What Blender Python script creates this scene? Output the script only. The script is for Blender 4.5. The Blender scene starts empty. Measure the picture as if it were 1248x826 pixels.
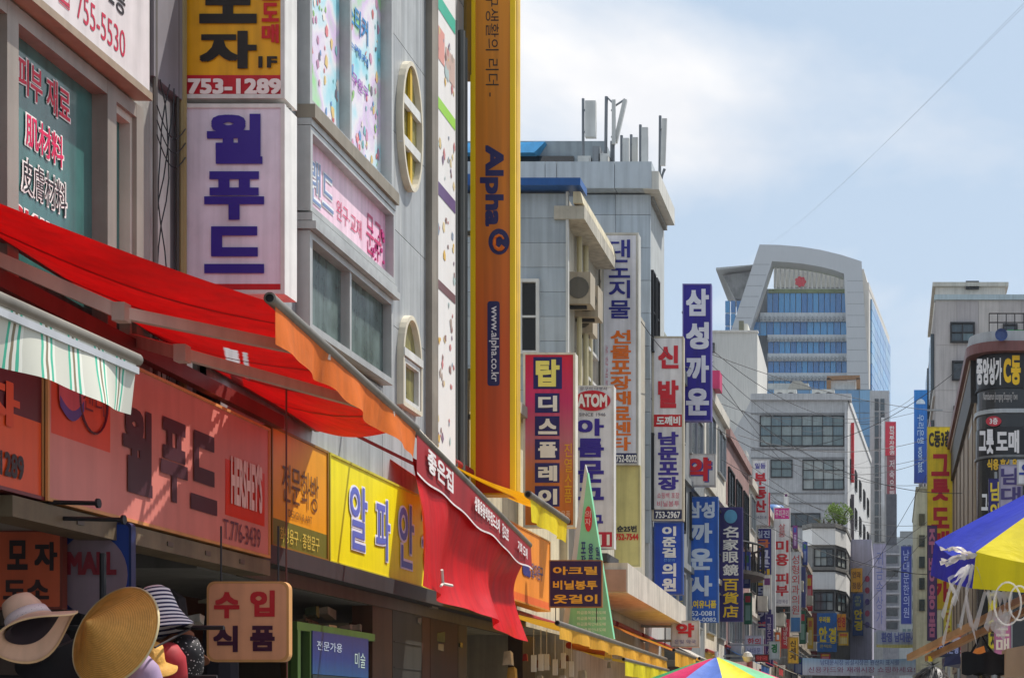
import bpy, bmesh, math, random
from mathutils import Vector, Matrix
random.seed(7)
PI = math.pi
# ------------------------------------------------------------------ camera, sky, sun, exposure
SC = bpy.context.scene
F, VX, VY, EYE = 2000.0, 1085.0, 876.0, 1.6      # focal length and vanishing point of the level shift lens
cam = bpy.data.cameras.new('camera'); cam_o = bpy.data.objects.new('camera', cam)
SC.collection.objects.link(cam_o); SC.camera = cam_o
cam_o.location = (0, 0, EYE); cam_o.rotation_euler = (PI/2, 0, 0)
cam.sensor_width = 36.0; cam.lens = F/1248*36.0
cam.shift_x = (624-VX)/1248; cam.shift_y = (VY-413)/1248
cam.clip_start = 0.1; cam.clip_end = 6000
SUN_AZ, SUN_EL = math.radians(46), math.radians(60)     # azimuth from +X towards +Y
sdir = Vector((math.cos(SUN_EL)*math.cos(SUN_AZ), math.cos(SUN_EL)*math.sin(SUN_AZ), math.sin(SUN_EL)))
sl = bpy.data.lights.new('sun', 'SUN'); sl.energy = 4.4; sl.angle = math.radians(0.55); sl.color = (1, .95, .87)
so = bpy.data.objects.new('sun', sl); SC.collection.objects.link(so)
so.rotation_euler = (-sdir).to_track_quat('-Z', 'Y').to_euler(); so.location = (60, 40, 80)
world = bpy.data.worlds.new('World'); SC.world = world; world.use_nodes = True
nt = world.node_tree; nt.nodes.clear()
wo = nt.nodes.new('ShaderNodeOutputWorld'); bg = nt.nodes.new('ShaderNodeBackground')
sky = nt.nodes.new('ShaderNodeTexSky'); sky.sky_type = 'NISHITA'; sky.sun_disc = False
sky.sun_elevation = SUN_EL; sky.sun_rotation = math.radians(90)-SUN_AZ
sky.altitude = 50; sky.air_density = 1.0; sky.dust_density = 2.2; sky.ozone_density = 1.2
tc = nt.nodes.new('ShaderNodeTexCoord'); mp = nt.nodes.new('ShaderNodeMapping'); mp.inputs['Scale'].default_value = (1, 1, 1.7)
mp.inputs['Location'].default_value = (1.7713, 2.8491, 0.2047)
nz = nt.nodes.new('ShaderNodeTexNoise'); nz.inputs['Scale'].default_value = 3.1; nz.inputs['Detail'].default_value = 7
nz.inputs['Roughness'].default_value = .52; nz.inputs['Distortion'].default_value = .25
cr = nt.nodes.new('ShaderNodeValToRGB'); cr.color_ramp.elements[0].position = .46; cr.color_ramp.elements[1].position = .65
n2 = nt.nodes.new('ShaderNodeTexNoise'); n2.inputs['Scale'].default_value = 7; n2.inputs['Detail'].default_value = 5
cc = nt.nodes.new('ShaderNodeValToRGB'); cc.color_ramp.elements[0].color = (5.2, 5.4, 5.8, 1); cc.color_ramp.elements[1].color = (6.9, 6.8, 6.75, 1)
cc.color_ramp.elements[0].position = .35; cc.color_ramp.elements[1].position = .65
mx = nt.nodes.new('ShaderNodeMix'); mx.data_type = 'RGBA'
hz = nt.nodes.new('ShaderNodeMix'); hz.data_type = 'RGBA'; hz.inputs[0].default_value = .8; hz.inputs[7].default_value = (3.5, 4.35, 5.3, 1)
lk = nt.links.new
lk(tc.outputs['Generated'], mp.inputs['Vector']); lk(mp.outputs[0], nz.inputs['Vector']); lk(mp.outputs[0], n2.inputs['Vector'])
lk(nz.outputs['Fac'], cr.inputs[0]); lk(n2.outputs['Fac'], cc.inputs[0])
lk(sky.outputs[0], hz.inputs[6]); lk(hz.outputs[2], mx.inputs[6]); lk(cc.outputs[0], mx.inputs[7]); lk(cr.outputs[0], mx.inputs[0])
lk(mx.outputs[2], bg.inputs[0]); bg.inputs[1].default_value = .115; lk(bg.outputs[0], wo.inputs[0])
SC.view_settings.view_transform = 'Standard'; SC.view_settings.look = 'None'; SC.view_settings.exposure = 0.45; SC.view_settings.gamma = 1
SC.cycles.max_bounces = 8; SC.cycles.transparent_max_bounces = 12

# ------------------------------------------------------------------ helpers
def W(x, y, Y): return Vector(((x-VX)/F*Y, Y, EYE+(VY-y)/F*Y))       # photo point at depth Y
def DY(x, X): return F*X/(x-VX)                                       # depth where the plane X is seen at column x
def HZ(y, Y): return EYE+(VY-y)/F*Y
def HX(x, Y): return (x-VX)/F*Y
def lin(c):
    r = []
    for v in c[:3]:
        v = v/255.0; r.append(v/12.92 if v <= .04045 else ((v+.055)/1.055)**2.4)
    return (r[0], r[1], r[2], 1)
MC = {}
def M(rgb, rough=.5, metal=0.0, var=.16, scale=2.5, bump=0.0, streak=.18, spec=.4, kind='', name=None):
    key = (tuple(rgb), rough, metal, var, scale, bump, streak, spec, kind)
    if key in MC: return MC[key]
    m = bpy.data.materials.new(name or 'paint_%d_%d_%d' % tuple(rgb[:3])); m.use_nodes = True
    t = m.node_tree; p = t.nodes['Principled BSDF']; out = t.nodes['Material Output']
    g = t.nodes.new('ShaderNodeNewGeometry')
    a = t.nodes.new('ShaderNodeTexNoise'); a.inputs['Scale'].default_value = scale; a.inputs['Detail'].default_value = 6
    a.inputs['Roughness'].default_value = .62
    t.links.new(g.outputs['Position'], a.inputs['Vector'])
    mpn = t.nodes.new('ShaderNodeMapping'); mpn.inputs['Scale'].default_value = (7, 7, .35)
    b = t.nodes.new('ShaderNodeTexNoise'); b.inputs['Scale'].default_value = 1.3; b.inputs['Detail'].default_value = 4
    t.links.new(g.outputs['Position'], mpn.inputs[0]); t.links.new(mpn.outputs[0], b.inputs['Vector'])
    r1 = t.nodes.new('ShaderNodeMapRange'); r1.inputs[1].default_value = .3; r1.inputs[2].default_value = .62; r1.inputs[3].default_value = 1-var; r1.inputs[4].default_value = 1.0
    r2 = t.nodes.new('ShaderNodeMapRange'); r2.inputs[1].default_value = .32; r2.inputs[2].default_value = .58; r2.inputs[3].default_value = 1-streak; r2.inputs[4].default_value = 1.0
    t.links.new(a.outputs['Fac'], r1.inputs[0]); t.links.new(b.outputs['Fac'], r2.inputs[0])
    mu = t.nodes.new('ShaderNodeMath'); mu.operation = 'MULTIPLY'; t.links.new(r1.outputs[0], mu.inputs[0]); t.links.new(r2.outputs[0], mu.inputs[1])
    vm = t.nodes.new('ShaderNodeVectorMath'); vm.operation = 'SCALE'; vm.inputs[0].default_value = lin(rgb)[:3]
    t.links.new(mu.outputs[0], vm.inputs['Scale']); t.links.new(vm.outputs[0], p.inputs['Base Color'])
    p.inputs['Roughness'].default_value = rough; p.inputs['Metallic'].default_value = metal; p.inputs['Specular IOR Level'].default_value = spec
    if bump:
        bp = t.nodes.new('ShaderNodeBump'); bp.inputs['Strength'].default_value = bump; bp.inputs['Distance'].default_value = .02
        c = t.nodes.new('ShaderNodeTexNoise'); c.inputs['Scale'].default_value = 30; c.inputs['Detail'].default_value = 4
        t.links.new(g.outputs['Position'], c.inputs['Vector']); t.links.new(c.outputs['Fac'], bp.inputs['Height']); t.links.new(bp.outputs[0], p.inputs['Normal'])
    if kind == 'cloth':
        bp = t.nodes.new('ShaderNodeBump'); bp.inputs['Strength'].default_value = .35; bp.inputs['Distance'].default_value = .05
        c = t.nodes.new('ShaderNodeTexNoise'); c.inputs['Scale'].default_value = 3.5; c.inputs['Detail'].default_value = 5; c.inputs['Distortion'].default_value = .6
        t.links.new(g.outputs['Position'], c.inputs['Vector']); t.links.new(c.outputs['Fac'], bp.inputs['Height']); t.links.new(bp.outputs[0], p.inputs['Normal'])
        tr = t.nodes.new('ShaderNodeBsdfTranslucent'); t.links.new(vm.outputs[0], tr.inputs[0])
        ms = t.nodes.new('ShaderNodeMixShader'); ms.inputs[0].default_value = .30
        t.links.new(p.outputs[0], ms.inputs[1]); t.links.new(tr.outputs[0], ms.inputs[2]); t.links.new(ms.outputs[0], out.inputs[0])
    if kind == 'clear':
        tp = t.nodes.new('ShaderNodeBsdfTransparent'); tp.inputs[0].default_value = (.82, .9, .9, 1)
        gl = t.nodes.new('ShaderNodeBsdfGlossy'); gl.inputs['Roughness'].default_value = .04
        lw = t.nodes.new('ShaderNodeFresnel'); lw.inputs[0].default_value = 2.8
        ms = t.nodes.new('ShaderNodeMixShader'); t.links.new(lw.outputs[0], ms.inputs[0])
        t.links.new(tp.outputs[0], ms.inputs[1]); t.links.new(gl.outputs[0], ms.inputs[2]); t.links.new(ms.outputs[0], out.inputs[0])
    if kind == 'film':
        tp = t.nodes.new('ShaderNodeBsdfTransparent'); tr = t.nodes.new('ShaderNodeBsdfTranslucent'); t.links.new(vm.outputs[0], tr.inputs[0])
        m1 = t.nodes.new('ShaderNodeMixShader'); m1.inputs[0].default_value = .5; m2 = t.nodes.new('ShaderNodeMixShader'); m2.inputs[0].default_value = .58
        t.links.new(tr.outputs[0], m1.inputs[1]); t.links.new(p.outputs[0], m1.inputs[2])
        t.links.new(tp.outputs[0], m2.inputs[1]); t.links.new(m1.outputs[0], m2.inputs[2]); t.links.new(m2.outputs[0], out.inputs[0])
    MC[key] = m; return m
def ramp_mat(name, coord_axis, lo, hi, stops, rough=.45):
    """printed colour gradient along a world axis between lo and hi"""
    m = bpy.data.materials.new(name); m.use_nodes = True; t = m.node_tree; p = t.nodes['Principled BSDF']
    g = t.nodes.new('ShaderNodeNewGeometry'); s = t.nodes.new('ShaderNodeSeparateXYZ'); t.links.new(g.outputs['Position'], s.inputs[0])
    r = t.nodes.new('ShaderNodeMapRange'); r.inputs[1].default_value = lo; r.inputs[2].default_value = hi; t.links.new(s.outputs[coord_axis], r.inputs[0])
    c = t.nodes.new('ShaderNodeValToRGB'); t.links.new(r.outputs[0], c.inputs[0]); e = c.color_ramp.elements
    e[0].position, e[0].color = stops[0][0], lin(stops[0][1]); e[1].position, e[1].color = stops[-1][0], lin(stops[-1][1])
    for q, col in stops[1:-1]: e.new(q).color = lin(col)
    mpn = t.nodes.new('ShaderNodeMapping'); mpn.inputs['Scale'].default_value = (7, 7, .3); b = t.nodes.new('ShaderNodeTexNoise'); b.inputs['Scale'].default_value = 1.5; b.inputs['Detail'].default_value = 5
    t.links.new(g.outputs['Position'], mpn.inputs[0]); t.links.new(mpn.outputs[0], b.inputs['Vector'])
    r2 = t.nodes.new('ShaderNodeMapRange'); r2.inputs[1].default_value = .32; r2.inputs[2].default_value = .6; r2.inputs[3].default_value = .78; r2.inputs[4].default_value = 1.0; t.links.new(b.outputs['Fac'], r2.inputs[0])
    vm = t.nodes.new('ShaderNodeVectorMath'); vm.operation = 'SCALE'; t.links.new(c.outputs[0], vm.inputs[0]); t.links.new(r2.outputs[0], vm.inputs['Scale'])
    t.links.new(vm.outputs[0], p.inputs['Base Color']); p.inputs['Roughness'].default_value = rough; return m
class MB:
    def __init__(s): s.v = []; s.f = []
    def poly(s, pts):
        n = len(s.v); s.v += [tuple(p) for p in pts]; s.f.append(tuple(range(n, n+len(pts)))); return s
    def hexa(s, p):                    # p: 4 bottom (ccw) + 4 top
        n = len(s.v); s.v += [tuple(q) for q in p]
        for f in ((3,2,1,0),(4,5,6,7),(0,1,5,4),(1,2,6,5),(2,3,7,6),(3,0,4,7)): s.f.append(tuple(n+i for i in f))
        return s
    def box(s, x0, x1, y0, y1, z0, z1):
        return s.hexa([(x0,y0,z0),(x1,y0,z0),(x1,y1,z0),(x0,y1,z0),(x0,y0,z1),(x1,y0,z1),(x1,y1,z1),(x0,y1,z1)])
    def obox(s, O, U, V, N, u0, u1, v0, v1, n0, n1):
        q = lambda a, b, c: O+U*a+V*b+N*c
        return s.hexa([q(u0,v0,n0),q(u1,v0,n0),q(u1,v1,n0),q(u0,v1,n0),q(u0,v0,n1),q(u1,v0,n1),q(u1,v1,n1),q(u0,v1,n1)])
    def bar(s, a, b, w, h=None):       # square bar between two points
        a = Vector(a); b = Vector(b); h = h or w; d = (b-a).normalized()
        up = Vector((0,0,1)) if abs(d.z) < .95 else Vector((1,0,0)); r = d.cross(up).normalized(); u = r.cross(d)
        return s.hexa([a-r*w/2-u*h/2, a+r*w/2-u*h/2, b+r*w/2-u*h/2, b-r*w/2-u*h/2, a-r*w/2+u*h/2, a+r*w/2+u*h/2, b+r*w/2+u*h/2, b-r*w/2+u*h/2])
    def tube(s, pts, rad, n=8, cap=True):
        pts = [Vector(p) for p in pts]; rings = []
        for i, p in enumerate(pts):
            d = (pts[min(i+1, len(pts)-1)]-pts[max(i-1, 0)]).normalized()
            up = Vector((0,0,1)) if abs(d.z) < .9 else Vector((0,1,0)); r = d.cross(up).normalized(); u = r.cross(d)
            rr = rad[i] if isinstance(rad, (list, tuple)) else rad
            k = len(s.v); s.v += [tuple(p+(r*math.cos(2*PI*j/n)+u*math.sin(2*PI*j/n))*rr) for j in range(n)]; rings.append(k)
        for a, b in zip(rings, rings[1:]):
            for j in range(n): s.f.append((a+j, a+(j+1)%n, b+(j+1)%n, b+j))
        if cap: s.f.append(tuple(rings[0]+j for j in range(n))[::-1]); s.f.append(tuple(rings[-1]+j for j in range(n)))
        return s
    def prism(s, pts, off):            # planar outline pushed along off
        off = Vector(off); n = len(pts); k = len(s.v); s.v += [tuple(p) for p in pts]+[tuple(Vector(p)+off) for p in pts]
        s.f.append(tuple(range(k, k+n))); s.f.append(tuple(range(k+2*n-1, k+n-1, -1)))
        for i in range(n): s.f.append((k+i, k+n+i, k+n+(i+1)%n, k+(i+1)%n))
        return s
    def grid(s, fn, nu, nv):
        k = len(s.v)
        for i in range(nu+1):
            for j in range(nv+1): s.v.append(tuple(fn(i/nu, j/nv)))
        for i in range(nu):
            for j in range(nv):
                a = k+i*(nv+1)+j; s.f.append((a, a+nv+1, a+nv+2, a+1))
        return s
    def lathe(s, prof, O=(0,0,0), n=24, wob=None, rot=None):
        O = Vector(O); k = len(s.v); rot = rot or Matrix()
        for i, (r, z) in enumerate(prof):
            for j in range(n):
                a = 2*PI*j/n; dz = wob(r, a) if wob else 0
                s.v.append(tuple(O+rot@Vector((r*math.cos(a), r*math.sin(a), z+dz))))
        for i in range(len(prof)-1):
            for j in range(n):
                s.f.append((k+i*n+j, k+i*n+(j+1)%n, k+(i+1)*n+(j+1)%n, k+(i+1)*n+j))
        return s
    def build(s, name, mat, parent=None, loc=None, smooth=False):
        base = Vector(BASE[parent.name]) if parent else (Vector(loc) if loc is not None else Vector((0,0,0)))
        me = bpy.data.meshes.new(name); me.from_pydata([tuple(Vector(v)-base) for v in s.v], [], s.f)
        if smooth:
            for p in me.polygons: p.use_smooth = True
        bm = bmesh.new(); bm.from_mesh(me); bmesh.ops.recalc_face_normals(bm, faces=bm.faces) if not smooth else None; bm.to_mesh(me); bm.free()
        o = bpy.data.objects.new(name, me); SC.collection.objects.link(o); me.materials.append(mat)
        BASE[o.name] = tuple(base)
        if parent: o.parent = parent
        else: o.location = base
        return o
BASE = {}
def tag(o, label, cat, group=None):
    o['label'] = label; o['category'] = cat
    if group: o['group'] = group
    return o
def thing(name, label, cat, loc, group=None):
    o = bpy.data.objects.new(name, None); SC.collection.objects.link(o); o.location = loc; o.empty_display_size = .2
    BASE[o.name] = tuple(loc); return tag(o, label, cat, group)
def struct(o): o['kind'] = 'structure'; return o
_u = MB().box(-.5,.5,-.5,.5,-.5,.5)
UB = bpy.data.meshes.new('unit_block'); UB.from_pydata(_u.v, [], _u.f); UB.materials.append(None)
def bx(name, x0, x1, y0, y1, z0, z1, mat, parent):          # a plain piece, all sharing one mesh
    o = bpy.data.objects.new(name, UB); SC.collection.objects.link(o); b = BASE[parent.name]
    o.location = ((x0+x1)/2-b[0], (y0+y1)/2-b[1], (z0+z1)/2-b[2]); o.scale = (abs(x1-x0), abs(y1-y0), abs(z1-z0))
    o.material_slots[0].link = 'OBJECT'; o.material_slots[0].material = mat; o.parent = parent; BASE[o.name] = b; return o
X_, Y_, Z_ = Vector((1,0,0)), Vector((0,1,0)), Vector((0,0,1))
# ---- lettering
TC = {}
def glyphs(s, bold):
    bold = min(bold, .043); k = (s, bold)
    if k not in TC:
        c = bpy.data.curves.new('t', 'FONT'); c.body = s; c.resolution_u = 3
        o = bpy.data.objects.new('t', c); me = bpy.data.meshes.new_from_object(o)
        v = [(a.co.x, a.co.y) for a in me.vertices]; f = [tuple(p.vertices) for p in me.polygons]
        bpy.data.objects.remove(o); bpy.data.curves.remove(c); bpy.data.meshes.remove(me)
        x0 = min(a for a, b in v); x1 = max(a for a, b in v); y0 = min(b for a, b in v); y1 = max(b for a, b in v)
        w = max(x1-x0, .02)+2*bold; h = max(y1-y0, .02)+2*bold      # heavier strokes: shifted copies, each a hair proud of the last
        vv, ff = [], []
        sh = [(0,0)] if bold <= .004 else [(0,0),(1,1),(-1,-1),(1,-1),(-1,1),(1,0),(-1,0),(0,1),(0,-1)]
        for q, (dx, dy) in enumerate(sh):
            n0 = len(vv); vv += [((a-x0+bold+dx*bold)/w, (b-y0+bold+dy*bold)/h, q*.00015) for a, b in v]; ff += [tuple(n0+i for i in t) for t in f]
        TC[k] = (vv, ff)
    return TC[k]
def letter(mb, s, O, U, V, N, bold=.03, lift=.004):         # fit a string into the frame O, U, V
    v, f = glyphs(s, bold); k = len(mb.v)
    mb.v += [tuple(O+U*a+V*b+N*(lift+c)) for a, b, c in v]; mb.f += [tuple(k+i for i in q) for q in f]
def lettering(parent, items, N, place, mat_rough=.45):
    """items: (text, x0,y0,x1,y1, colour, mode, bold[, lift]); place(x,y) -> point"""
    for it in items:
        s, x0, y0, x1, y1, col, mode, bold = it[:8]; lift = it[8]*.5 if len(it) > 8 else .002
        if not s.strip(): continue
        mb = MB()
        if mode == 'v':
            n = len(s); gap = .12
            ch = (y1-y0)/(n+(n-1)*gap)
            for i, c in enumerate(s):
                if c == ' ': continue
                a = y0+i*ch*(1+gap); b = a+ch; xa, xb = x0, x1
                if c in '.·-': a, b, xa, xb = a+ch*.35, a+ch*.6, x0+(x1-x0)*.35, x0+(x1-x0)*.65
                O = place(xa, b); letter(mb, c, O, place(xb, b)-O, place(xa, a)-O, N, bold, lift)
        elif mode == 'h':
            O = place(x0, y1); letter(mb, s, O, place(x1, y1)-O, place(x0, y0)-O, N, bold, lift)
        else:                                               # 'r': turned clockwise, reads downwards
            O = place(x0, y0); letter(mb, s, O, place(x0, y1)-O, place(x1, y0)-O, N, bold, lift)
        mb.build('lettering', M(col, mat_rough, var=.08, streak=.05), parent)
METAL = M((150,152,152), .4, .7, name='galvanised_steel'); DARKM = M((45,45,48), .5, .4, name='dark_steel')
WHITEM = M((214,214,210), .45, 0, name='white_frame'); ALU = M((176,178,178), .38, .5, name='aluminium')
CLEAR = M((255,255,255), kind='clear', name='clear_glass')
def blade(name, label, x0, x1, y0, y1, Y, panels, texts, depth=.22, side=(206,205,200), cat='sign', group=None, wall=-5.0, frame=.025, arms=True):
    """a box sign standing out from the facade, its face towards the camera"""
    a = W(x0, y1, Y); b = W(x1, y0, Y); w = b.x-a.x
    t = thing(name, label, cat, (a.x, Y+depth/2, a.z), group)
    MB().box(a.x, b.x, Y, Y+depth, a.z, b.z).build('sign_box', M(side, .45, name='sign_case'), t)
    fr = MB(); e = frame*min(1, w/.5)
    fr.box(a.x-.004, b.x+.004, Y-.012, Y+.02, a.z-.004, a.z+e); fr.box(a.x-.004, b.x+.004, Y-.012, Y+.02, b.z-e, b.z+.004)
    fr.box(a.x-.004, a.x+e, Y-.0115, Y+.02, a.z+e, b.z-e); fr.box(b.x-e, b.x+.004, Y-.0115, Y+.02, a.z+e, b.z-e)
    fr.build('frame', M(side, .4, name='sign_case_edge', var=.25), t)
    if arms and a.x-wall > .0:
        for zz in (a.z+.25*(b.z-a.z), a.z+.8*(b.z-a.z)):
            MB().bar((wall-.03, Y+depth/2, zz), (a.x+.02, Y+depth/2, zz), .05).build('bracket', METAL, t)
    for i, p in enumerate(panels):
        q0 = W(p[0], p[3], Y); q1 = W(p[2], p[1], Y); m = p[4] if not isinstance(p[4], tuple) else M(p[4], .42, var=.18, streak=.22)
        lf = .002+.0012*(i if len(p) < 6 else p[5]); MB().poly([(q0.x,Y-lf,q0.z),(q1.x,Y-lf,q0.z),(q1.x,Y-lf,q1.z),(q0.x,Y-lf,q1.z)]).build('panel', m, t)
    if texts: lettering(t, texts, -Y_, lambda x, y: W(x, y, Y-.011))
    return t
def window(parent, O, U, V, N, w, h, cols=1, rows=1, fmat=None, gmat=None, fw=.06, d=.07, sill=False, bars=None, name='window'):
    fmat = fmat or ALU; gmat = gmat or GLASS
    fr = MB(); fr.obox(O,U,V,N, 0,w,0,fw, 0,d); fr.obox(O,U,V,N, 0,w,h-fw,h, 0,d); fr.obox(O,U,V,N, 0,fw,fw,h-fw, 0,d); fr.obox(O,U,V,N, w-fw,w,fw,h-fw, 0,d)
    iw = (w-2*fw)/cols; ih = (h-2*fw)/rows; mw = fw*.6
    for i in range(1, cols): fr.obox(O,U,V,N, fw+i*iw-mw/2, fw+i*iw+mw/2, fw, h-fw, 0, d*.85)
    for j in range(1, rows): fr.obox(O,U,V,N, fw, w-fw, fw+j*ih-mw/2, fw+j*ih+mw/2, 0, d*.8)
    o = fr.build(name, fmat, parent)
    for i in range(cols):
        for j in range(rows):
            g = gmat if not isinstance(gmat, list) else random.choice(gmat)
            MB().obox(O,U,V,N, fw+i*iw, fw+(i+1)*iw, fw+j*ih, fw+(j+1)*ih, .006, .018).build('pane', g, o)
    if sill: MB().obox(O,U,V,N, -.06, w+.06, -.07, -.002, 0, d+.06).build('sill', fmat, o)
    return o
GLASS = M((52,66,74), .08, 0, var=.35, scale=.8, streak=.3, spec=.8, name='dark_window_glass')
GLASS2 = M((96,120,126), .1, 0, var=.3, scale=.6, streak=.3, spec=.8, name='pale_window_glass')
GLASS3 = M((30,34,38), .08, 0, var=.3, scale=.6, streak=.2, spec=.8, name='black_window_glass')
BLIND = M((170,176,172), .5, 0, var=.15, name='window_blind')
BLUEG = M((60,140,200), .12, 0, var=.25, scale=.08, streak=.1, spec=.8, name='blue_curtain_glass')
# ------------------------------------------------------------------ setting
struct(MB().poly([(-400,-60,-.02),(400,-60,-.02),(400,420,-.02),(-400,420,-.02)]).build('ground', M((112,110,106), .9, bump=.2, name='far_ground')))
struct(MB().poly([(-5,-15,0),(12,-15,0),(12,330,0),(-5,330,0)]).build('market_street', M((118,115,110), .85, var=.3, bump=.3, name='worn_paving')))
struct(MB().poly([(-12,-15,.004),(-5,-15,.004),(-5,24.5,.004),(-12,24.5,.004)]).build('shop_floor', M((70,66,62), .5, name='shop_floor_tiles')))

# ------------------------------------------------------------------ nearest building on the left (hat shop below, upstairs shop windows)
FX = -5.0
GREYW = M((150,146,140), .8, bump=.15, name='aged_render'); CREAMW = M((196,190,178), .75, bump=.12, name='cream_render')
BROWNF = M((156,148,138), .45, .3, name='bronze_window_frame')
hb = thing('shop_building', 'narrow building at far left with bronze window frames above the red awning', 'building', (-7, 8.5, 0))
w = MB()
zw0, zw1, yw0, yw1 = 3.95, 5.64, 6.2, 10.86
w.box(-9,FX,5.0,11.08,zw1,13); w.box(-9,FX,5.0,11.08,2.75,zw0); w.box(-9,FX,5.0,yw0,zw0,zw1); w.box(-9,FX,yw1,11.08,zw0,zw1)
w.build('wall', GREYW, hb)
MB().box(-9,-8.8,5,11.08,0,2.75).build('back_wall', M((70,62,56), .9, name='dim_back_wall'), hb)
MB().box(-7.2,-7.0,5,11.08,zw0,zw1).build('room_wall', M((120,158,150), .8, name='teal_room_wall'), hb)
for i in range(4): MB().box(-6.9,-5.9,9.0,10.8,zw0+.05+i*.36,zw0+.08+i*.36).build('shelf', M((190,205,200), .5), hb)
win = MB()
for a, b in ((6.2,6.3),(9.2,9.32),(10.38,10.5),(10.78,10.88)): win.box(FX-.12,FX+.05,a,b,zw0,zw1)
win.box(FX-.12,FX+.049,6.2,10.88,zw1-.09,zw1-.001); win.box(FX-.12,FX+.049,6.2,10.88,zw0,zw0+.09)
wf = win.build('window', BROWNF, hb)
MB().box(FX-.06,FX-.05,6.3,9.2,zw0+.09,zw1-.09).build('pane', CLEAR, wf)
MB().box(FX-.06,FX-.05,9.32,10.38,zw0+.09,zw1-.09).build('pane', M((70,120,116), .1, 0, var=.4, scale=1.6, streak=.3, spec=.7, name='teal_film_glass'), wf)
MB().box(FX-.06,FX-.05,10.5,10.78,zw0+.09,zw1-.09).build('pane', M((70,120,116), .1, 0, var=.4, scale=1.6, streak=.3, spec=.7, name='teal_film_glass'), wf)
sash = MB(); sash.box(FX-.05,FX+.02,10.5,10.53,zw0+.09,zw1-.09); sash.box(FX-.05,FX+.02,10.75,10.78,zw0+.09,zw1-.09); sash.box(FX-.05,FX+.02,10.53,10.75,zw1-.14,zw1-.09)
sash.build('sash', CREAMW, wf)
def onX(X):
    def pl(x, y):
        Y = DY(x, X); return Vector((X, Y, HZ(y, Y)))
    return pl
def rowX(X, x0, x1, yref0, yref1, xr):        # letters on a plane X that run level along the street: heights taken at column xr
    Yr = DY(xr, X); z1 = HZ(yref0, Yr); z0 = HZ(yref1, Yr); Ya, Yb = DY(x0, X), DY(x1, X)
    return Vector((X, Ya, z0)), Vector((0, Yb-Ya, 0)), Vector((0, 0, z1-z0))
def textX(parent, s, X, Y0, Y1, z0, z1, col, bold=.03, lift=.003, vertical=False):
    mb = MB()
    if vertical:
        n = len(s); ch = (z1-z0)/(n+.1*(n-1))
        for i, c in enumerate(s):
            t = z1-i*ch*1.1; letter(mb, c, Vector((X,Y0,t-ch)), Vector((0,Y1-Y0,0)), Vector((0,0,ch)), X_, bold, lift)
    else: letter(mb, s, Vector((X,Y0,z0)), Vector((0,Y1-Y0,0)), Vector((0,0,z1-z0)), X_, bold, lift)
    return mb.build('lettering', M(col, .45, var=.08, streak=.05), parent)
# writing on the glass
for s, z0, z1, col, y0, y1 in (('피부 재료', 5.23,5.46,(206,22,62), 9.47,10.10), ('肌材料', 4.94,5.15,(214,28,88), 9.56,10.02), ('皮膚材料', 4.66,4.88,(30,24,28), 9.52,10.06), ('SKIN', 4.40,4.58,(190,22,40), 9.42,10.0)):
    ol = (240,236,232)
    mb = MB(); letter(mb, s, Vector((FX-.05,y0,z0)), Vector((0,y1-y0,0)), Vector((0,0,z1-z0)), X_, .075, .006); mb.build('lettering', M(ol,.5,var=.05,streak=.03), wf)
    textX(wf, s, FX-.05, y0+.014, y1-.014, z0+.01, z1-.01, col, .012 if col[0] > 100 else .0, .009)
# white fascia sign with the telephone number
zs = 1.6+.845*4.86; ys1 = DY(182, -4.86)
sg = thing('fascia_sign', 'white sign with red telephone number above the upstairs teal window', 'sign', (-4.93, 8.5, zs))
MB().box(FX+.002,-4.86,6.0,ys1,zs,zs+1.5).build('sign_box', M((222,214,214), .4, name='white_sign_face'), sg)
MB().box(FX+.002,-4.845,6.0,ys1+.015,zs-.05,zs-.001).build('frame', M((160,142,122), .5), sg)
for s, a, b, z0, z1, col, bo in (('755-5530', 9.80,10.42,zs+.08,zs+.25,(190,40,70),.0), ('☎', 9.56,9.74,zs+.08,zs+.27,(190,40,70),.0), ('2층', 10.2,10.42,zs+.34,zs+.52,(40,36,40),.01), ('재료', 10.22,10.5,zs+.62,zs+.95,(76,48,150),.05), ('피부', 9.5,10.1,zs+.5,zs+.95,(76,48,150),.05)):
    textX(sg, s, -4.86, a, b, z0, z1, col, bo)
# the slot between the two buildings: white panel, pipe and loose cables
gp = thing('service_wall', 'white service panel strip between the bronze windows and the lavender sign', 'wall', (-5.1, 11.5, 0))
MB().box(-6,-5.06,11.08,11.9,2.8,13).build('wall', M((146,142,146), .7), gp)
MB().box(-5.055,-5.03,11.10,11.46,3.9,5.9).build('white_panel', M((214,212,204), .5), gp)
MB().box(-5.055,-4.98,11.1,11.62,5.95,8.5).build('cabinet', M((128,124,130), .6), gp)
for yy, r, col in ((11.14,.018,(110,104,98)),(11.49,.012,(64,58,52)),(11.57,.03,(150,132,84))): MB().tube([(-4.99,yy,2.9),(-4.99,yy,7)], r, 8).build('pipe', M(col,.5), gp)
for k in range(3):
    ya = 11.17+.05*k; pts = []
    for i in range(14):
        s = i/13; pts.append((-4.97+.03*math.sin(7*s+k), ya+.10*math.sin(5*s+1.7*k)*(1-s)+.015*math.sin(23*s+k), 5.95-s*2.1*(1 if k < 6 else .35)))
    MB().tube(pts, .0045, 5).build('cable', DARKM, gp)
for k in range(3):
    pts = [(-4.96, 11.1+.45*i/8, 5.75-.1*k-.14*math.sin(PI*i/8)) for i in range(9)]; MB().tube(pts, .004, 5).build('cable', DARKM, gp)
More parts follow.
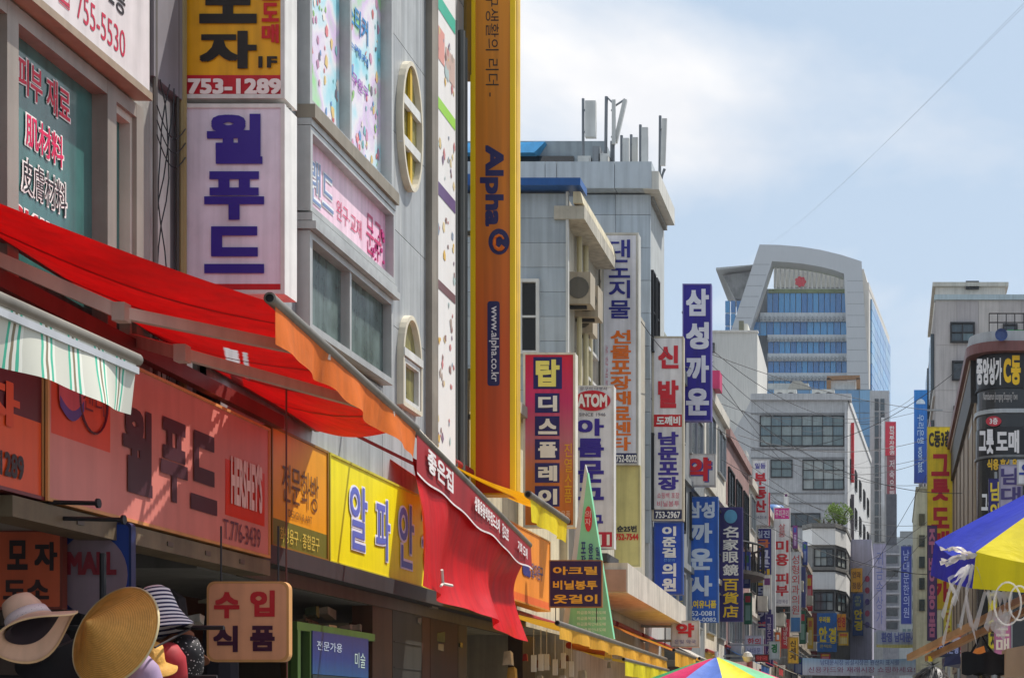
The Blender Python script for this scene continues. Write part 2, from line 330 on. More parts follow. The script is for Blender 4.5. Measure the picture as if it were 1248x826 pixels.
# two-box blade sign
PURP = (52,28,140); YB = 11.62
blade('blade_sign', 'yellow over red box sign with black letters, topmost above the lavender sign', 222,347,-60,120, YB,
      [(225,-58,345,92,(238,172,20)),(225,92,345,118,(206,22,44))],
      [('모',243,-32,313,29,(28,22,20),'h',.07),('자',243,38,313,84,(28,22,20),'h',.07),('1F',315,69,338,83,(28,22,20),'h',.05),('소도매',319,-22,340,53,(196,24,32),'v',.05),('753-1289',229,96,343,115,(240,226,222),'h',.05)], depth=.24, side=(226,224,220))
blade('blade_sign', 'lavender white box sign with big purple letters behind the red awning', 222,347,128,358, YB,
      [(225,131,345,346,(236,228,242)),(225,346,345,357,(206,22,36))],
      [('월',252,139,320,200,PURP,'h',.05),('푸',249,209,322,268,PURP,'h',.05),('드',249,276,322,333,PURP,'h',.05)], depth=.24, side=(230,228,224))
pl = thing('sign_post', 'thin grey post and rails that carry the yellow and lavender signs', 'post', (-5.0, 11.7, 3.6))
MB().box(-5.07,-5.02,11.62,11.7,3.6,9).build('post', M((150,146,146),.4,.3), pl)
for zz in (HZ(124,YB), HZ(60,YB)): MB().tube([(-5.05,11.78,zz),(-4.3,11.78,zz)], .012, 6).build('rail', METAL, pl)

# ------------------------------------------------------------------ grey panel building
PANEL = [M(c, .5, .25, var=.16, streak=.3, name='grey_metal_panel') for c in ((178,181,182),(172,175,177),(184,186,186))]
gb = thing('panel_building', 'grey metal panel building with oval window and poster windows', 'building', (-7, 15, 0))
y0, y1, zt = 11.95, 18.72, 13.5
a, b, wz0, wz1 = 13.83, 16.15, 4.88, 5.72
w = MB(); w.box(-9,-5.05,y0,a,2.7,zt); w.box(-9,-5.05,b,y1,2.7,zt); w.box(-9,-5.05,a,b,2.7,wz0); w.box(-9,-5.05,a,b,wz1,zt)
w.build('wall', M((120,120,116), .7), gb)
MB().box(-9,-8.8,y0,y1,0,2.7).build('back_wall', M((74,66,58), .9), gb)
MB().box(-6.5,-6.4,a,b,wz0,wz1).build('room_wall', M((190,200,190), .8, var=.3), gb)
for k in range(16):
    yy = random.uniform(a+.05, b-.2); hh = random.uniform(.12,.6); col = random.choice([(206,190,120),(180,190,196),(230,220,180),(90,120,96),(60,100,140),(220,180,40),(190,196,190)])
    xx = random.uniform(-6.2,-5.3); MB().box(xx-.05,xx+.08,yy,yy+random.uniform(.06,.25),wz0,wz0+hh).build('stock', M(col,.6), gb)
zrow = [3.6+.98*i for i in range(11)]; ycol = [16.17,16.80,17.46,17.62]
for i in range(3):
    for z0_, z1_ in zip(zrow, zrow[1:]):
        if i == 2: continue
        bx('panel', -5.05,-5.0, ycol[i]+.004,ycol[i+1]-.004, z0_+.004,z1_-.004, random.choice(PANEL), gb)
for z0_, z1_ in zip(zrow, zrow[1:]): bx('panel', -5.05,-5.0, 17.464,17.78, z0_+.004,z1_-.004, random.choice(PANEL), gb)
for z0_, z1_ in ((3.6,4.86),(9.0,10.0),(10.0,11.0)): bx('panel', -5.05,-5.0, 12.0,16.16, z0_+.004,z1_-.004, PANEL[0], gb)
for z0_, z1_ in zip(zrow, zrow[1:]): bx('panel', -5.05,-5.001, 12.0,13.8, z0_+.004,z1_-.004, PANEL[1], gb)
FR = M((188,189,187), .42, .3, var=.2, name='weathered_aluminium')
def frameX(parent, X, ya, yb, za, zb, fw, d, mat, name, muls=()):
    m = MB(); m.box(X,X+d,ya,yb,za,za+fw); m.box(X,X+d,ya,yb,zb-fw,zb); m.box(X,X+d,ya,ya+fw,za+fw,zb-fw); m.box(X,X+d,yb-fw,yb,za+fw,zb-fw)
    for q in muls: m.box(X,X+d*.9,q-fw*.4,q+fw*.4,za+fw,zb-fw)
    return m.build(name, mat, parent)
ymid = DY(415,-5)
o = frameX(gb, -5.05, a, b, 6.78, 9.4, .055, .16, FR, 'window', (ymid,))
MB().box(-5.05,-4.84,a-.02,b+.03,6.66,6.775).build('sill', M((150,140,124),.5,.3), o)
MB().box(-5.05,-4.87,a-.02,b+.02,6.60,6.657).build('sill', FR, o)
# printed picture sheets in the upper window
def picture_mat(name, seed):
    m = bpy.data.materials.new(name); m.use_nodes = True; t = m.node_tree; p = t.nodes['Principled BSDF']; g = t.nodes.new('ShaderNodeNewGeometry')
    n = t.nodes.new('ShaderNodeTexNoise'); n.inputs['Scale'].default_value = 1.7; n.inputs['Detail'].default_value = 3; mpn = t.nodes.new('ShaderNodeMapping'); mpn.inputs['Location'].default_value = (seed, seed*2, 0)
    t.links.new(g.outputs['Position'], mpn.inputs[0]); t.links.new(mpn.outputs[0], n.inputs[0]); c = t.nodes.new('ShaderNodeValToRGB'); t.links.new(n.outputs['Fac'], c.inputs[0]); e = c.color_ramp.elements
    e[0].position = .3; e[0].color = lin((104,196,214)); e[1].position = .7; e[1].color = lin((150,212,140)); e.new(.42).color = lin((176,218,228)); e.new(.5).color = lin((226,222,226)); e.new(.58).color = lin((214,190,224))
    t.links.new(c.outputs[0], p.inputs['Base Color']); p.inputs['Roughness'].default_value = .35; return m
for k, (pa, pb) in enumerate(((a+.055,ymid-.03),(ymid+.03,b-.055))):
    pic = MB().box(-5.04,-5.0,pa,pb,6.84,9.35).build('picture_sheet', picture_mat('printed_sheet', k*3.3), o)
    rr = random.Random(k+3)
    groups = {}
    for q in range(90):
        yy = rr.uniform(pa+.05,pb-.05); zz = 6.88+rr.random()**1.5*2.2; r = rr.uniform(.010,.045)
        col = rr.choice([(222,130,134),(110,150,200),(226,196,130),(150,196,120),(206,150,180),(130,186,190),(120,110,124),(240,230,220),(200,110,110)])
        mb = groups.setdefault(col, MB()); n_ = rr.choice((5,6,7)); ph = rr.random()*6
        mb.poly([(-4.996+.0003*q/46, yy+r*(.6+.6*rr.random())*math.cos(ph+2*PI*j/n_), zz+1.5*r*(.5+.7*rr.random())*math.sin(ph+2*PI*j/n_)) for j in range(n_)])
    for col, mb in groups.items(): mb.build('printed_flower', M(col,.4,var=.1), pic)['kind'] = 'stuff'
    if k == 0:
        mb = MB(); mb.grid(lambda u, v: (-4.994, pa+.30+.22*u+(v-.5)*(.16-.10*u), 9.3-1.35*u), 10, 1); mb.build('printed_vine', M((128,206,70),.4), pic)
        mb = MB(); mb.grid(lambda u, v: (-4.993, pa+.22-.02*u+.03*math.sin(6*u)+(v-.5)*.05, 9.0-1.6*u), 10, 1); mb.build('printed_stem', M((196,120,96),.4), pic)
        mb = MB(); letter(mb, '그림', Vector((-5,pa+.62,8.3)), Vector((0,.4,0)), Vector((0,0,.2)), X_, .02, .008); mb.build('lettering', M((60,160,214),.4), pic)
    else:
        for s, z0_, z1_, col in (('스티커', 8.02,8.26,(50,140,200)),('스케치', 7.82,7.9,(50,120,200)),('문구완구', 7.5,7.62,(170,90,190))):
            mb = MB(); letter(mb, s, Vector((-5,pa+.12,z0_)), Vector((0,.62,0)), Vector((0,0,z1_-z0_)), X_, .02, .008); mb.build('lettering', M(col,.4), pic)
# pink sign under the picture window
ps = thing('fascia_sign', 'pink framed sign panel between the picture window and the window below', 'sign', (-4.95, 15, 5.9))
MB().box(-5.049,-4.96,a+.03,b-.03,5.93,6.55).build('panel', ramp_mat('pink_print','Y',a,b,((0,(238,196,218)),(.55,(240,208,222)),(1,(232,176,204)))), ps)
frameX(ps, -5.048, a-.02, b+.02, 5.88, 6.595, .05, .17, FR, 'frame')
textX(ps, '랜드', -4.96, a+.18,a+.78,6.03,6.42,(236,236,240),.06,.004); textX(ps, '랜드', -4.96, a+.19,a+.77,6.04,6.41,(120,140,180),.0,.008)
textX(ps, '완구·교재', -4.96, a+.86,a+1.55,6.08,6.26,(206,70,110),.0,.006); textX(ps, '문구', -4.96, a+1.7,a+2.15,6.02,6.4,(200,60,110),.0,.006)
mb = MB()
for q in range(14):
    yy = random.uniform(b-.5,b-.1); zz = random.uniform(6.0,6.4); mb.tube([(-4.955,yy,zz),(-4.945,yy,zz)], random.uniform(.015,.04), 7)
mb.build('printed_flower', M((198,60,130),.4), ps)['kind'] = 'stuff'
SHEEN_GLASS = M((176,196,192), .1, var=.5, scale=3.5, streak=.4, spec=.9, kind='film', name='painted_reflection_glass')  # pale mottled colour stands in for bright reflections on the panes
lw = frameX(gb, -5.06, a, b, wz0, wz1, .06, .17, FR, 'window', (ymid,))
MB().box(-5.0,-4.99,a+.06,ymid-.02,wz0+.06,wz1-.06).build('pane', SHEEN_GLASS, lw); MB().box(-4.985,-4.975,ymid+.02,b-.06,wz0+.06,wz1-.06).build('pane', SHEEN_GLASS, lw)
MB().box(-5.05,-4.83,a-.03,b+.03,wz1+.005,wz1+.07).build('hood', FR, lw); MB().box(-5.05,-4.86,a-.03,b+.03,wz1+.075,wz1+.14).build('hood', FR, lw)
# oval and arched windows
YEL = M((150,142,84), .25, 0, var=.4, scale=5, streak=.5, spec=.6, name='yellowed_glass'); CRM = M((214,206,186), .5, name='cream_trim')
def round_window(parent, yc, zc, ry, rz, arch=False):
    n = 36; ring = []
    for j in range(n):
        t = 2*PI*j/n; cy, cz = math.cos(t), math.sin(t)
        if arch and cz < 0: ring.append((1.0 if cy > 0 else -1.0, -1.0*abs(cz)**.12) if abs(cy) > .38 else (cy/.38*1.0, -1.0))
        else: ring.append((cy, cz))
    k = MB(); P = lambda s, x: [(x, yc+ry*q[0]*s[0], zc+rz*q[1]*s[1]) for q in ring]
    t0 = .045/ry; t1 = .045/rz
    o0 = P((1,1),-4.999); o1 = P((1,1),-4.93); i1 = P((1-t0,1-t1),-4.93); i0 = P((1-t0,1-t1),-4.995)
    for A, B in ((o0,o1),(o1,i1),(i1,i0)):
        for j in range(n): k.poly([A[j],A[(j+1)%n],B[(j+1)%n],B[j]])
    o = k.build('window', CRM, parent)
    MB().poly(P((1-t0,1-t1),-4.99)).build('pane', YEL, o)
    return o
Yo = DY(495.5,-5)
ov = round_window(gb, Yo, HZ(155,Yo), .37, .665)
for s in (-.22,.2): MB().box(-4.985,-4.94,Yo-.34,Yo+.34,HZ(155,Yo)+s-.05,HZ(155,Yo)+s+.05).build('bar', WHITEM, ov)
MB().box(-4.985,-4.955,Yo-.02,Yo+.05,HZ(155,Yo)-.6,HZ(155,Yo)+.6).build('blind', M((206,170,40),.5), ov)
av = round_window(gb, Yo, HZ(443,Yo), .34, .49, True)
MB().box(-4.99,-4.92,Yo-.33,Yo+.33,HZ(443,Yo)+.02,HZ(443,Yo)+.10).build('bar', WHITEM, av)
frameX(av, -4.99, Yo-.28, Yo+.28, HZ(443,Yo)-.45, HZ(443,Yo)+.01, .05, .05, WHITEM, 'sash')
# corner trim, pipe and vertical banner
MB().box(-5.05,-4.93,17.66,17.9,2.8,13.4).build('corner_trim', M((148,140,128),.5,.2,var=.3,streak=.3), gb)
vb = thing('vertical_banner', 'tall narrow white banner of product pictures beside the orange sign', 'banner', (-4.97, 18.3, 4.3))
MB().box(-5.04,-4.96,17.93,18.72,4.3,12).build('sheet', M((228,226,224), .4, var=.05, streak=.05), vb)
def band(yy0, yy1, zz0, zz1, col, lift=.004): MB().poly([(-4.96+lift,yy0,zz0),(-4.96+lift,yy1,zz0),(-4.96+lift,yy1,zz1),(-4.96+lift,yy0,zz1)]).build('printed_band', M(col,.4,var=.06,streak=.04), vb)
zz_ = lambda y: HZ(y, DY(540,-4.96))
band(17.95,18.7,zz_(20),zz_(2),(60,176,150)); band(17.95,18.7,zz_(140),zz_(126),(150,206,80)); band(17.95,18.7,zz_(244),zz_(228),(96,74,120)); band(17.95,18.7,zz_(357),zz_(346),(110,80,84))
band(18.3,18.68,zz_(88),zz_(52),(196,170,160)); band(18.0,18.25,zz_(80),zz_(40),(214,150,140))
rr = random.Random(5); gr = {}
for q in range(80):
    yy = rr.uniform(17.98,18.66); pick = rr.choice([(150,215),(255,330),(365,420),(430,470),(500,560),(45,100)])
    zz = zz_(rr.uniform(*pick)); col = rr.choice([(200,130,130),(220,196,140),(150,120,116),(176,160,150),(140,156,176),(226,206,160),(140,116,140),(180,200,200),(226,184,90)])
    r = rr.uniform(.02,.07); mb = gr.setdefault(col, MB()); n_ = rr.choice((4,5,6)); ph = rr.random()*6
    mb.poly([(-4.955+.0004*q/80, yy+.8*r*math.cos(ph+2*PI*j/n_), zz+r*(.5+rr.random())*math.sin(ph+2*PI*j/n_)) for j in range(n_)])
for col, mb in gr.items(): mb.build('printed_picture', M(col,.4), vb)['kind'] = 'stuff'

# ------------------------------------------------------------------ slot with grey duct, tall orange sign
dk = thing('metal_clad_wall', 'narrow dark grey metal wall strip left of the tall orange sign', 'wall', (-5.3, 19.2, 0))
MB().box(-9,-5.05,18.72,19.4,3.0,11).build('wall', M((126,128,130),.6,.2), dk)
for k in range(7): bx('panel', -5.049,-5.03, 18.76,19.36, 4.0+k*1.0,4.985+k*1.0, M((150,152,152),.5,.3,var=.2,streak=.3), dk)
for q, rd in ((18.82,.03),(19.1,.045),(19.3,.02)): MB().tube([(-4.99,q,3.2),(-4.99,q,9.6)], rd, 8).build('pipe', M((92,92,88),.5,.3), dk)
YA = 19.6
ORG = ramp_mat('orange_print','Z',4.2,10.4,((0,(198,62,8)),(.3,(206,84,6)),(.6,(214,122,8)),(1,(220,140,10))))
al = thing('pylon_sign', 'tall orange sign with yellow edges and navy letters turned sideways', 'sign', (HX(601,YA), YA+.13, 4.3))
zb_, zt_ = 4.28, 11.2
MB().box(HX(574,YA),HX(628,YA),YA,YA+.27,zb_,zt_).build('sign_box', M((240,196,16),.4,name='yellow_case'), al)
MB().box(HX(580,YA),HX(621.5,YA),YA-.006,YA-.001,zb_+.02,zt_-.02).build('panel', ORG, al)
fr = MB(); fr.box(HX(574,YA)-.003,HX(579.5,YA),YA-.02,YA+.02,zb_,zt_); fr.box(HX(622,YA),HX(628,YA)+.004,YA-.02,YA+.02,zb_,zt_); fr.build('edge_strip', M((246,204,14),.35,var=.06,streak=.1), al)
MB().box(HX(628,YA)+.001,HX(628,YA)+.006,YA+.06,YA+.2,zb_+.05,zt_).build('side_panel', M((214,170,60),.5,var=.3,streak=.3), al)
NAVY = (34,32,88)
PA = lambda x, y: W(x, y, YA-.007)
lettering(al, [('문구생활의 리더 -',592,-26,608,118,(52,40,30),'r',.0),('Alpha',585,177,614,276,NAVY,'r',.05)], -Y_, PA)
c = W(608,294.5,YA-.012); n_ = 28
MB().prism([c+Vector((.125*math.cos(2*PI*j/n_),0,.155*math.sin(2*PI*j/n_))) for j in range(n_)], (0,.006,0)).build('emblem', M(NAVY,.4), al)
pts = [c+Vector((.06*math.cos(t)+.005,-.006,.085*math.sin(t)-.01)) for t in [PI*(.15+.185*j) for j in range(10)]]
mb = MB(); mb.tube(pts, [.012+.002*j for j in range(10)], 6); mb.build('emblem_swirl', M((226,110,10),.4), al)
mb = MB(); c0 = W(601.5,418.5,YA-.010); hw, hh, cr_ = .073,.505,.03
mb.prism([c0+Vector((sx*(hw-cr_)+cr_*math.cos(t),0,sz*(hh-cr_)+cr_*math.sin(t))) for sx, sz, t0 in ((1,1,0),(-1,1,PI/2),(-1,-1,PI),(1,-1,1.5*PI)) for t in (t0,t0+PI/4,t0+PI/2)], (0,.003,0)); mb.build('address_plate', M(NAVY,.4), al)
lettering(al, [('www.alpha.co.kr',596,373,608,465,(226,222,224),'r',.01)], -Y_, lambda x, y: W(x, y, YA-.012))
MB().box(-5.12,HX(575,YA),YA-.25,YA+.2,HZ(92,YA),11).build('ballast_box', M((116,88,18),.6), al)
for zz in (5.2,7.4,9.6): MB().box(-5.15,HX(576,YA),YA+.1,YA+.16,zz,zz+.06).build('bracket', METAL, al)

# ------------------------------------------------------------------ awnings on the left
RED = M((206,10,12), .6, var=.38, scale=1.1, streak=.2, kind='cloth', name='red_awning_cloth'); ORC = M((236,120,26), .6, kind='cloth', name='orange_valance_cloth')
GREYT = M((134,126,114), .4, .5, var=.3, name='awning_tube'); ARM = M((206,186,172), .45, .2, name='awning_arm')
def awning(label, A, B, C, D, mat, valance, vmat, drop, tube_r=.035, wave=.012, sag=.05, tube=True, cat='awning', arms=(), name='awning', seed=0, cloth=True):
    """A wall near, B front near, C front far, D wall far"""
    A, B, C, D = map(Vector, (A, B, C, D)); t = thing(name, label, cat, (A+D)/2)
    fn = lambda u, v: (A*(1-u)+B*u)*(1-v)+(D*(1-u)+C*u)*v + Vector((0,0,-sag*math.sin(PI*u)*(.4+.6*abs(math.sin(PI*v*1.0)))+.008*math.sin(9*v+5*u+seed)))
    if cloth: MB().grid(fn, 12, 26).build('cloth', mat, t, smooth=True)
    d = (C-B).normalized()
    if tube:
        k = MB(); k.tube([B-d*.06, C+d*.03], tube_r, 14, cap=False); k.tube([B-d*.06, B-d*.055], [tube_r*.7,tube_r], 14, cap=False); k.build('front_tube', GREYT, t, smooth=True)
        MB().tube([B-d*.045, B-d*.04], tube_r*.98, 14).build('tube_end_shade', M((18,16,16),.6), t)  # black disc paints the shade inside the hollow tube end
    MB().tube([A+Vector((.04,0,.03)), D+Vector((.04,0,.03))], .05, 10).build('wall_roller', M((140,30,30),.5), t)
    if valance:
        out = Vector((.012,0,0))
        def vf(u, v):
            p = B*(1-u)+C*u; L = (C-B).length
            return p+out*1.0+Vector((.028*v*math.sin(5.2*u*L+seed)+.014*v*math.sin(12.7*u*L+seed*2), 0, -tube_r*.6-(drop+wave*math.sin(4.4*u*L+seed)+wave*.6*math.sin(9.5*u*L+1))*v))
        MB().grid(vf, 60, 7).build('valance', vmat, t, smooth=True)
    for s, e, q in arms:
        s, e, q = map(Vector, (s, e, q))
        MB().bar(s, e, .045, .075).build('arm', ARM, t); MB().bar(e, q, .045, .065).build('arm', ARM, t)
        MB().box(e.x-.035,e.x+.035,e.y-.04,e.y+.04,e.z-.05,e.z+.05).build('elbow', M((196,186,172),.4,.3), t)
    return t
B1 = W(333,367,9.2); C1 = W(505,521,12.41); A1, D1_ = Vector((FX,7.6,4.34)), Vector((FX,14.2,4.10))
a1 = awning('large red fabric awning with orange valance and metal front tube at left', A1, B1, C1, D1_, RED, True, ORC, .215, .034, cloth=False,
       arms=[((-4.9,8.9,4.12), W(148,381,9.0), B1+(C1-B1)*.32+Vector((0,0,-.03))), ((-4.9,10.6,4.05), W(222,431,9.75), B1+(C1-B1)*.8+Vector((0,0,-.03)))])
# cloth grid with two added slits that throw sun streaks on the pink sign
S0, S1 = Vector((-4.2,10.45,0)), Vector((-4.95,12.45,0)); sd = (S1-S0).normalized(); mb = MB(); NU, NV = 110, 280
def a1p(u, v): return (A1*(1-u)+B1*u)*(1-v)+(D1_*(1-u)+C1*u)*v+Vector((0,0,-.085*math.sin(PI*u)*(.55+.45*math.sin(PI*v))+.010*math.sin(9*v+5*u)+.012*math.sin(23*v+2*u)*math.sin(PI*u)))
mb.grid(a1p, NU, NV)
def in_sun_slit(f):
    q = sum((Vector(mb.v[i]) for i in f), Vector())/4; q.z = 0; s_ = (q-S0).dot(sd); return 0 < s_ < (S1-S0).length and abs((q-S0-sd*s_).length) < .042 or (0 < s_ < 1.5 and abs((q-Vector((.0,.24,0))-S0-sd*(q-Vector((.0,.24,0))-S0).dot(sd)).length) < .014)
mb.f = [f for f in mb.f if not in_sun_slit(f)]
mb.build('cloth', RED, a1, smooth=True)
for q in (.17,.33,.5,.66,.84): MB().grid(lambda u, v: a1p(u, q+(v-.5)*.009)+Vector((0,0,-.004)), 24, 1).build('seam', M((150,8,10),.6), a1, smooth=True)
tb = thing('torsion_bar', 'dark maroon beam running along the wall under the red awning', 'beam', (-4.85, 10, 3.9))
MB().bar((-4.86,8.2,4.0), (-4.8,12.9,3.93), .07,.1).build('beam', M((120,44,40),.5), tb)
for yy in (8.6,10.2,11.8): MB().box(-4.99,-4.84,yy,yy+.06,3.84,4.02).build('bracket', DARKM, tb)
# striped awning of the next stall
st = bpy.data.materials.new('green_striped_canvas'); st.use_nodes = True; t_ = st.node_tree; p_ = t_.nodes['Principled BSDF']; g_ = t_.nodes.new('ShaderNodeNewGeometry'); s_ = t_.nodes.new('ShaderNodeSeparateXYZ'); t_.links.new(g_.outputs['Position'], s_.inputs[0])
ma = t_.nodes.new('ShaderNodeMath'); ma.operation = 'MULTIPLY'; ma.inputs[1].default_value = 1/.215; mf = t_.nodes.new('ShaderNodeMath'); mf.operation = 'FRACT'; c_ = t_.nodes.new('ShaderNodeValToRGB'); c_.color_ramp.interpolation = 'CONSTANT'
nzz = t_.nodes.new('ShaderNodeTexNoise'); nzz.inputs['Scale'].default_value = 4; aa = t_.nodes.new('ShaderNodeMath'); aa.operation = 'MULTIPLY_ADD'; aa.inputs[1].default_value = .05
t_.links.new(g_.outputs['Position'], nzz.inputs[0]); t_.links.new(nzz.outputs['Fac'], aa.inputs[0]); t_.links.new(s_.outputs['Y'], aa.inputs[2])
t_.links.new(aa.outputs[0], ma.inputs[0]); t_.links.new(ma.outputs[0], mf.inputs[0]); t_.links.new(mf.outputs[0], c_.inputs[0]); e = c_.color_ramp.elements
e[0].position = 0; e[0].color = lin((200,200,188)); e[1].position = .52; e[1].color = lin((70,176,146))
for q, col in ((.6,(222,222,212)),(.68,(128,116,92)),(.76,(222,222,212)),(.84,(70,176,146)),(.92,(222,222,212))): e.new(q).color = lin(col)
t_.links.new(c_.outputs[0], p_.inputs['Base Color']); p_.inputs['Roughness'].default_value = .7
sb = Vector((-3.4,5.6,3.19)); sc_ = W(163,437,7.37)
sa = awning('small white awning with green and brown stripes at the left edge', (FX,5.6,3.75), sb, sc_, (FX,7.37,3.75), st, True, st, .235, .03, seed=1.3, wave=.008)
MB().bar(sb+Vector((.01,0,-.055)), sc_+Vector((.01,0,-.055)), .03,.03).build('front_bar', M((200,200,202),.35,.4), sa)
# second red awning: level tube, lettered valance, a big red cloth hung below it
B2 = W(505,524,12.45); C2 = W(645,664,17.5)
d2 = C2-B2
ra = thing('awning', 'red awning whose dark red valance carries small white lettering', 'awning', (-4.3,15,3.9))
MB().grid(lambda u, v: (Vector((FX,16.4,4.2))*(1-u)+(B2+d2*.78)*u)*(1-v)+(Vector((FX,17.5,4.15))*(1-u)+C2*u)*v+Vector((0,0,-.05*math.sin(PI*u))), 10, 10).build('cloth', RED, ra, smooth=True)
MB().tube([B2-d2*.01,C2], .0325, 14).build('front_tube', GREYT, ra, smooth=True)
for q in (.03,.5,.97): MB().bar(B2+d2*q, Vector((FX,(B2+d2*q).y,4.25)), .03).build('rafter', M((150,30,30),.5), ra)
VAL = M((150,10,22), .6, var=.15, kind='', name='dark_red_valance')
def v2(u, v): return B2+d2*u+Vector((.018+.012*v*math.sin(14*u), 0, -.03-(.285-.05*u+.014*math.sin(17*u)+.01*math.sin(31*u))*v))
vo = MB().grid(v2, 50, 6).build('valance', VAL, ra, smooth=True)
def hem(u, v): p = v2(u, 1); return p+Vector((.004,0,-.016*v))
MB().grid(hem, 50, 1).build('hem', M((226,216,214),.6), vo)
for s, u0, u1, z0, z1 in (('좋은집',.05,.23,-.04,-.22),('생활용품백화점도소매',.40,.63,-.05,-.18),('점포2호',.655,.72,-.05,-.19),('기화 도매',.82,.93,-.07,-.18)):
    mb = MB(); O = B2+d2*u0+Vector((.036,0,z1-.03)); letter(mb, s, O, d2*(u1-u0), Vector((0,0,z0-z1)), X_, .03, .006); mb.build('lettering', M((236,228,226),.5), vo)
CL = M((226,12,22), .38, var=.14, scale=1.0, streak=.2, kind='cloth', name='red_sheet'); cl = thing('hanging_sheet', 'big red cloth sheet hung below the lettered valance', 'sheet', (-3.7,15,2.5))
rs = random.Random(4)
def sheet(u, v):
    top = B2+d2*(.005+.965*u); zt0 = top.z-.2; zb0 = 2.62-.20*u+.03*math.sin(PI*u)
    f = .085*math.sin(2*PI*u*1.9+1.3*v)*(.15+.85*v)+.03*math.sin(2*PI*u*4.3+3*v+1)*v+.012*math.sin(2*PI*u*6+2*v)*(1-v)+.05*math.sin(PI*v)*math.sin(5*u+2.5*v)
    y = top.y+.12*v*(1-u)*.3+.03*math.sin(8*v+3*u)*v
    return Vector((top.x-.02+f-.10*math.sin(PI*v)*(u>.0)*(.3+.7*u), y, zt0+(zb0-zt0)*v))
MB().grid(sheet, 90, 40).build('cloth', CL, cl, smooth=True)
mb = MB(); q = sheet(.1,.93)+Vector((.05,0,0)); mb.tube([q, q+Vector((.02,-.1,.1))], .012, 6); mb.tube([q, q+Vector((.02,.2,.0))], .012, 6); mb.tube([q, q+Vector((.02,-.13,-.03))], .01, 6); mb.build('tie_string', M((214,206,196),.7), cl)
YELC = M((240,222,20), .55, kind='cloth', name='yellow_awning_cloth')
awning('yellow awning with bright yellow valance in front of the orange sign', (-5.05,18.75,4.52), W(645,603,18.75), W(690,634,20.76), (-5.05,20.76,4.5), M((244,180,20),.5,kind='cloth'), True, YELC, .26, .045, wave=.01, seed=2)

# ------------------------------------------------------------------ fascia signs
def fascia(label, X, x0, x1, z0, z1, rects, texts, side=(150,140,130), depth=.18):
    ya, yb = DY(x0,X), DY(x1,X)
    t = thing('fascia_sign', label, 'sign', (X-depth/2,(ya+yb)/2,z0))
    MB().box(X-depth,X-.004,ya,yb,z0,z1).build('sign_box', M(side,.5), t)
    fr_ = MB(); e_ = .02; fr_.box(X-.01,X+.012,ya,yb,z0,z0+e_); fr_.box(X-.01,X+.012,ya,yb,z1-e_,z1); fr_.box(X-.01,X+.0115,ya,ya+e_,z0+e_,z1-e_); fr_.box(X-.01,X+.0115,yb-e_,yb,z0+e_,z1-e_); fr_.build('frame', M(side,.4), t)
    for i, (ra_, rb_, rz0, rz1, col) in enumerate(rects):
        MB().poly([(X+.001*(i+1),ra_,rz0),(X+.001*(i+1),rb_,rz0),(X+.001*(i+1),rb_,rz1),(X+.001*(i+1),ra_,rz1)]).build('panel', M(col,.4,var=.12,streak=.1) if isinstance(col,tuple) else col, t)
    for s, xa, xb, yt, yb_, col, bo in texts:
        xc = (xa+xb)/2; Yc = DY(xc,X); textX(t, s, X, DY(xa,X), DY(xb,X), HZ(yb_,Yc), HZ(yt,Yc), col, bo, .010)
    return t
X1 = -4.75; dz = lambda y, x, X: HZ(y, DY(x,X))
f1 = fascia('large pink shop sign under the red awning with dark letters', X1, 56, 328, 2.83, 3.82,
   [(DY(56,X1),DY(328,X1),2.83,3.82,(214,130,118)), (DY(62,X1),DY(134,X1),3.22,3.74,(222,70,40)), (DY(274,X1),DY(322,X1),3.06,3.46,(220,52,24))],
   [('월',148,184,497,602,(66,34,44),.05),('푸',194,227,512,612,(66,34,44),.05),('드',231,263,528,624,(66,34,44),.05),("HERSHEY'S",280,318,560,620,(236,206,196),.06),('T.776-3439',271,316,638,662,(96,62,72),.0)], (214,150,90))
c = Vector((X1+.012, DY(112,X1), 3.5)); mb = MB()
for j in range(24): mb.tube([c+Vector((0,.17*math.cos(2*PI*j/24),.2*math.sin(2*PI*j/24))), c+Vector((0,.17*math.cos(2*PI*(j+1)/24),.2*math.sin(2*PI*(j+1)/24)))], .008, 4)
mb.build('printed_ring', M((96,20,40),.4), f1)
textX(f1, '캔디', X1, c.y-.13, c.y+.13, 3.42,3.58, (110,24,40), .0, .012)
mb = MB(); yy = DY(64,X1); mb.grid(lambda u, v: (X1+.012, yy+.05+.3*u, 3.62-.08*math.sin(3*u)-.2*v+.03*u), 8, 2); mb.build('printed_pennant', M((206,80,90),.4), f1)
mb = MB(); mb.grid(lambda u, v: (X1+.0125, yy+.06+.28*u, 3.45-.08*math.sin(3*u)-.06*v+.03*u), 8, 1); mb.build('printed_pennant', M((84,60,130),.4), f1)
fascia('maroon and orange shop sign at the left edge with a black number', X1-.02, -330, 54, 2.83, 3.76, [(DY(-330,X1),DY(54,X1),3.26,3.76,(92,14,26)),(DY(-330,X1),DY(54,X1),2.83,3.26,(226,80,24))],
   [('1289',-2,27,552,582,(40,16,16),.03),('753-',-52,-8,536,566,(40,16,16),.03),('자',-30,22,460,515,(214,70,30),.05)], (120,40,40))
X2 = -4.9
f2 = fascia('amber shop sign with an olive lower band and small brown letters', X2, 330, 399, 2.97, 3.93,
   [(DY(330,X2),DY(399,X2),2.97,3.93,(236,160,26)),(DY(330,X2),DY(399,X2),2.97,3.20,(112,112,44))],
   [('전문화방',343,387,572,618,(104,66,30),.0),('DESIGN & ART',350,379,625,634,(120,80,40),.0),('화방용구 · 종합문구',340,388,648,666,(226,200,90),.0)], (150,110,40))
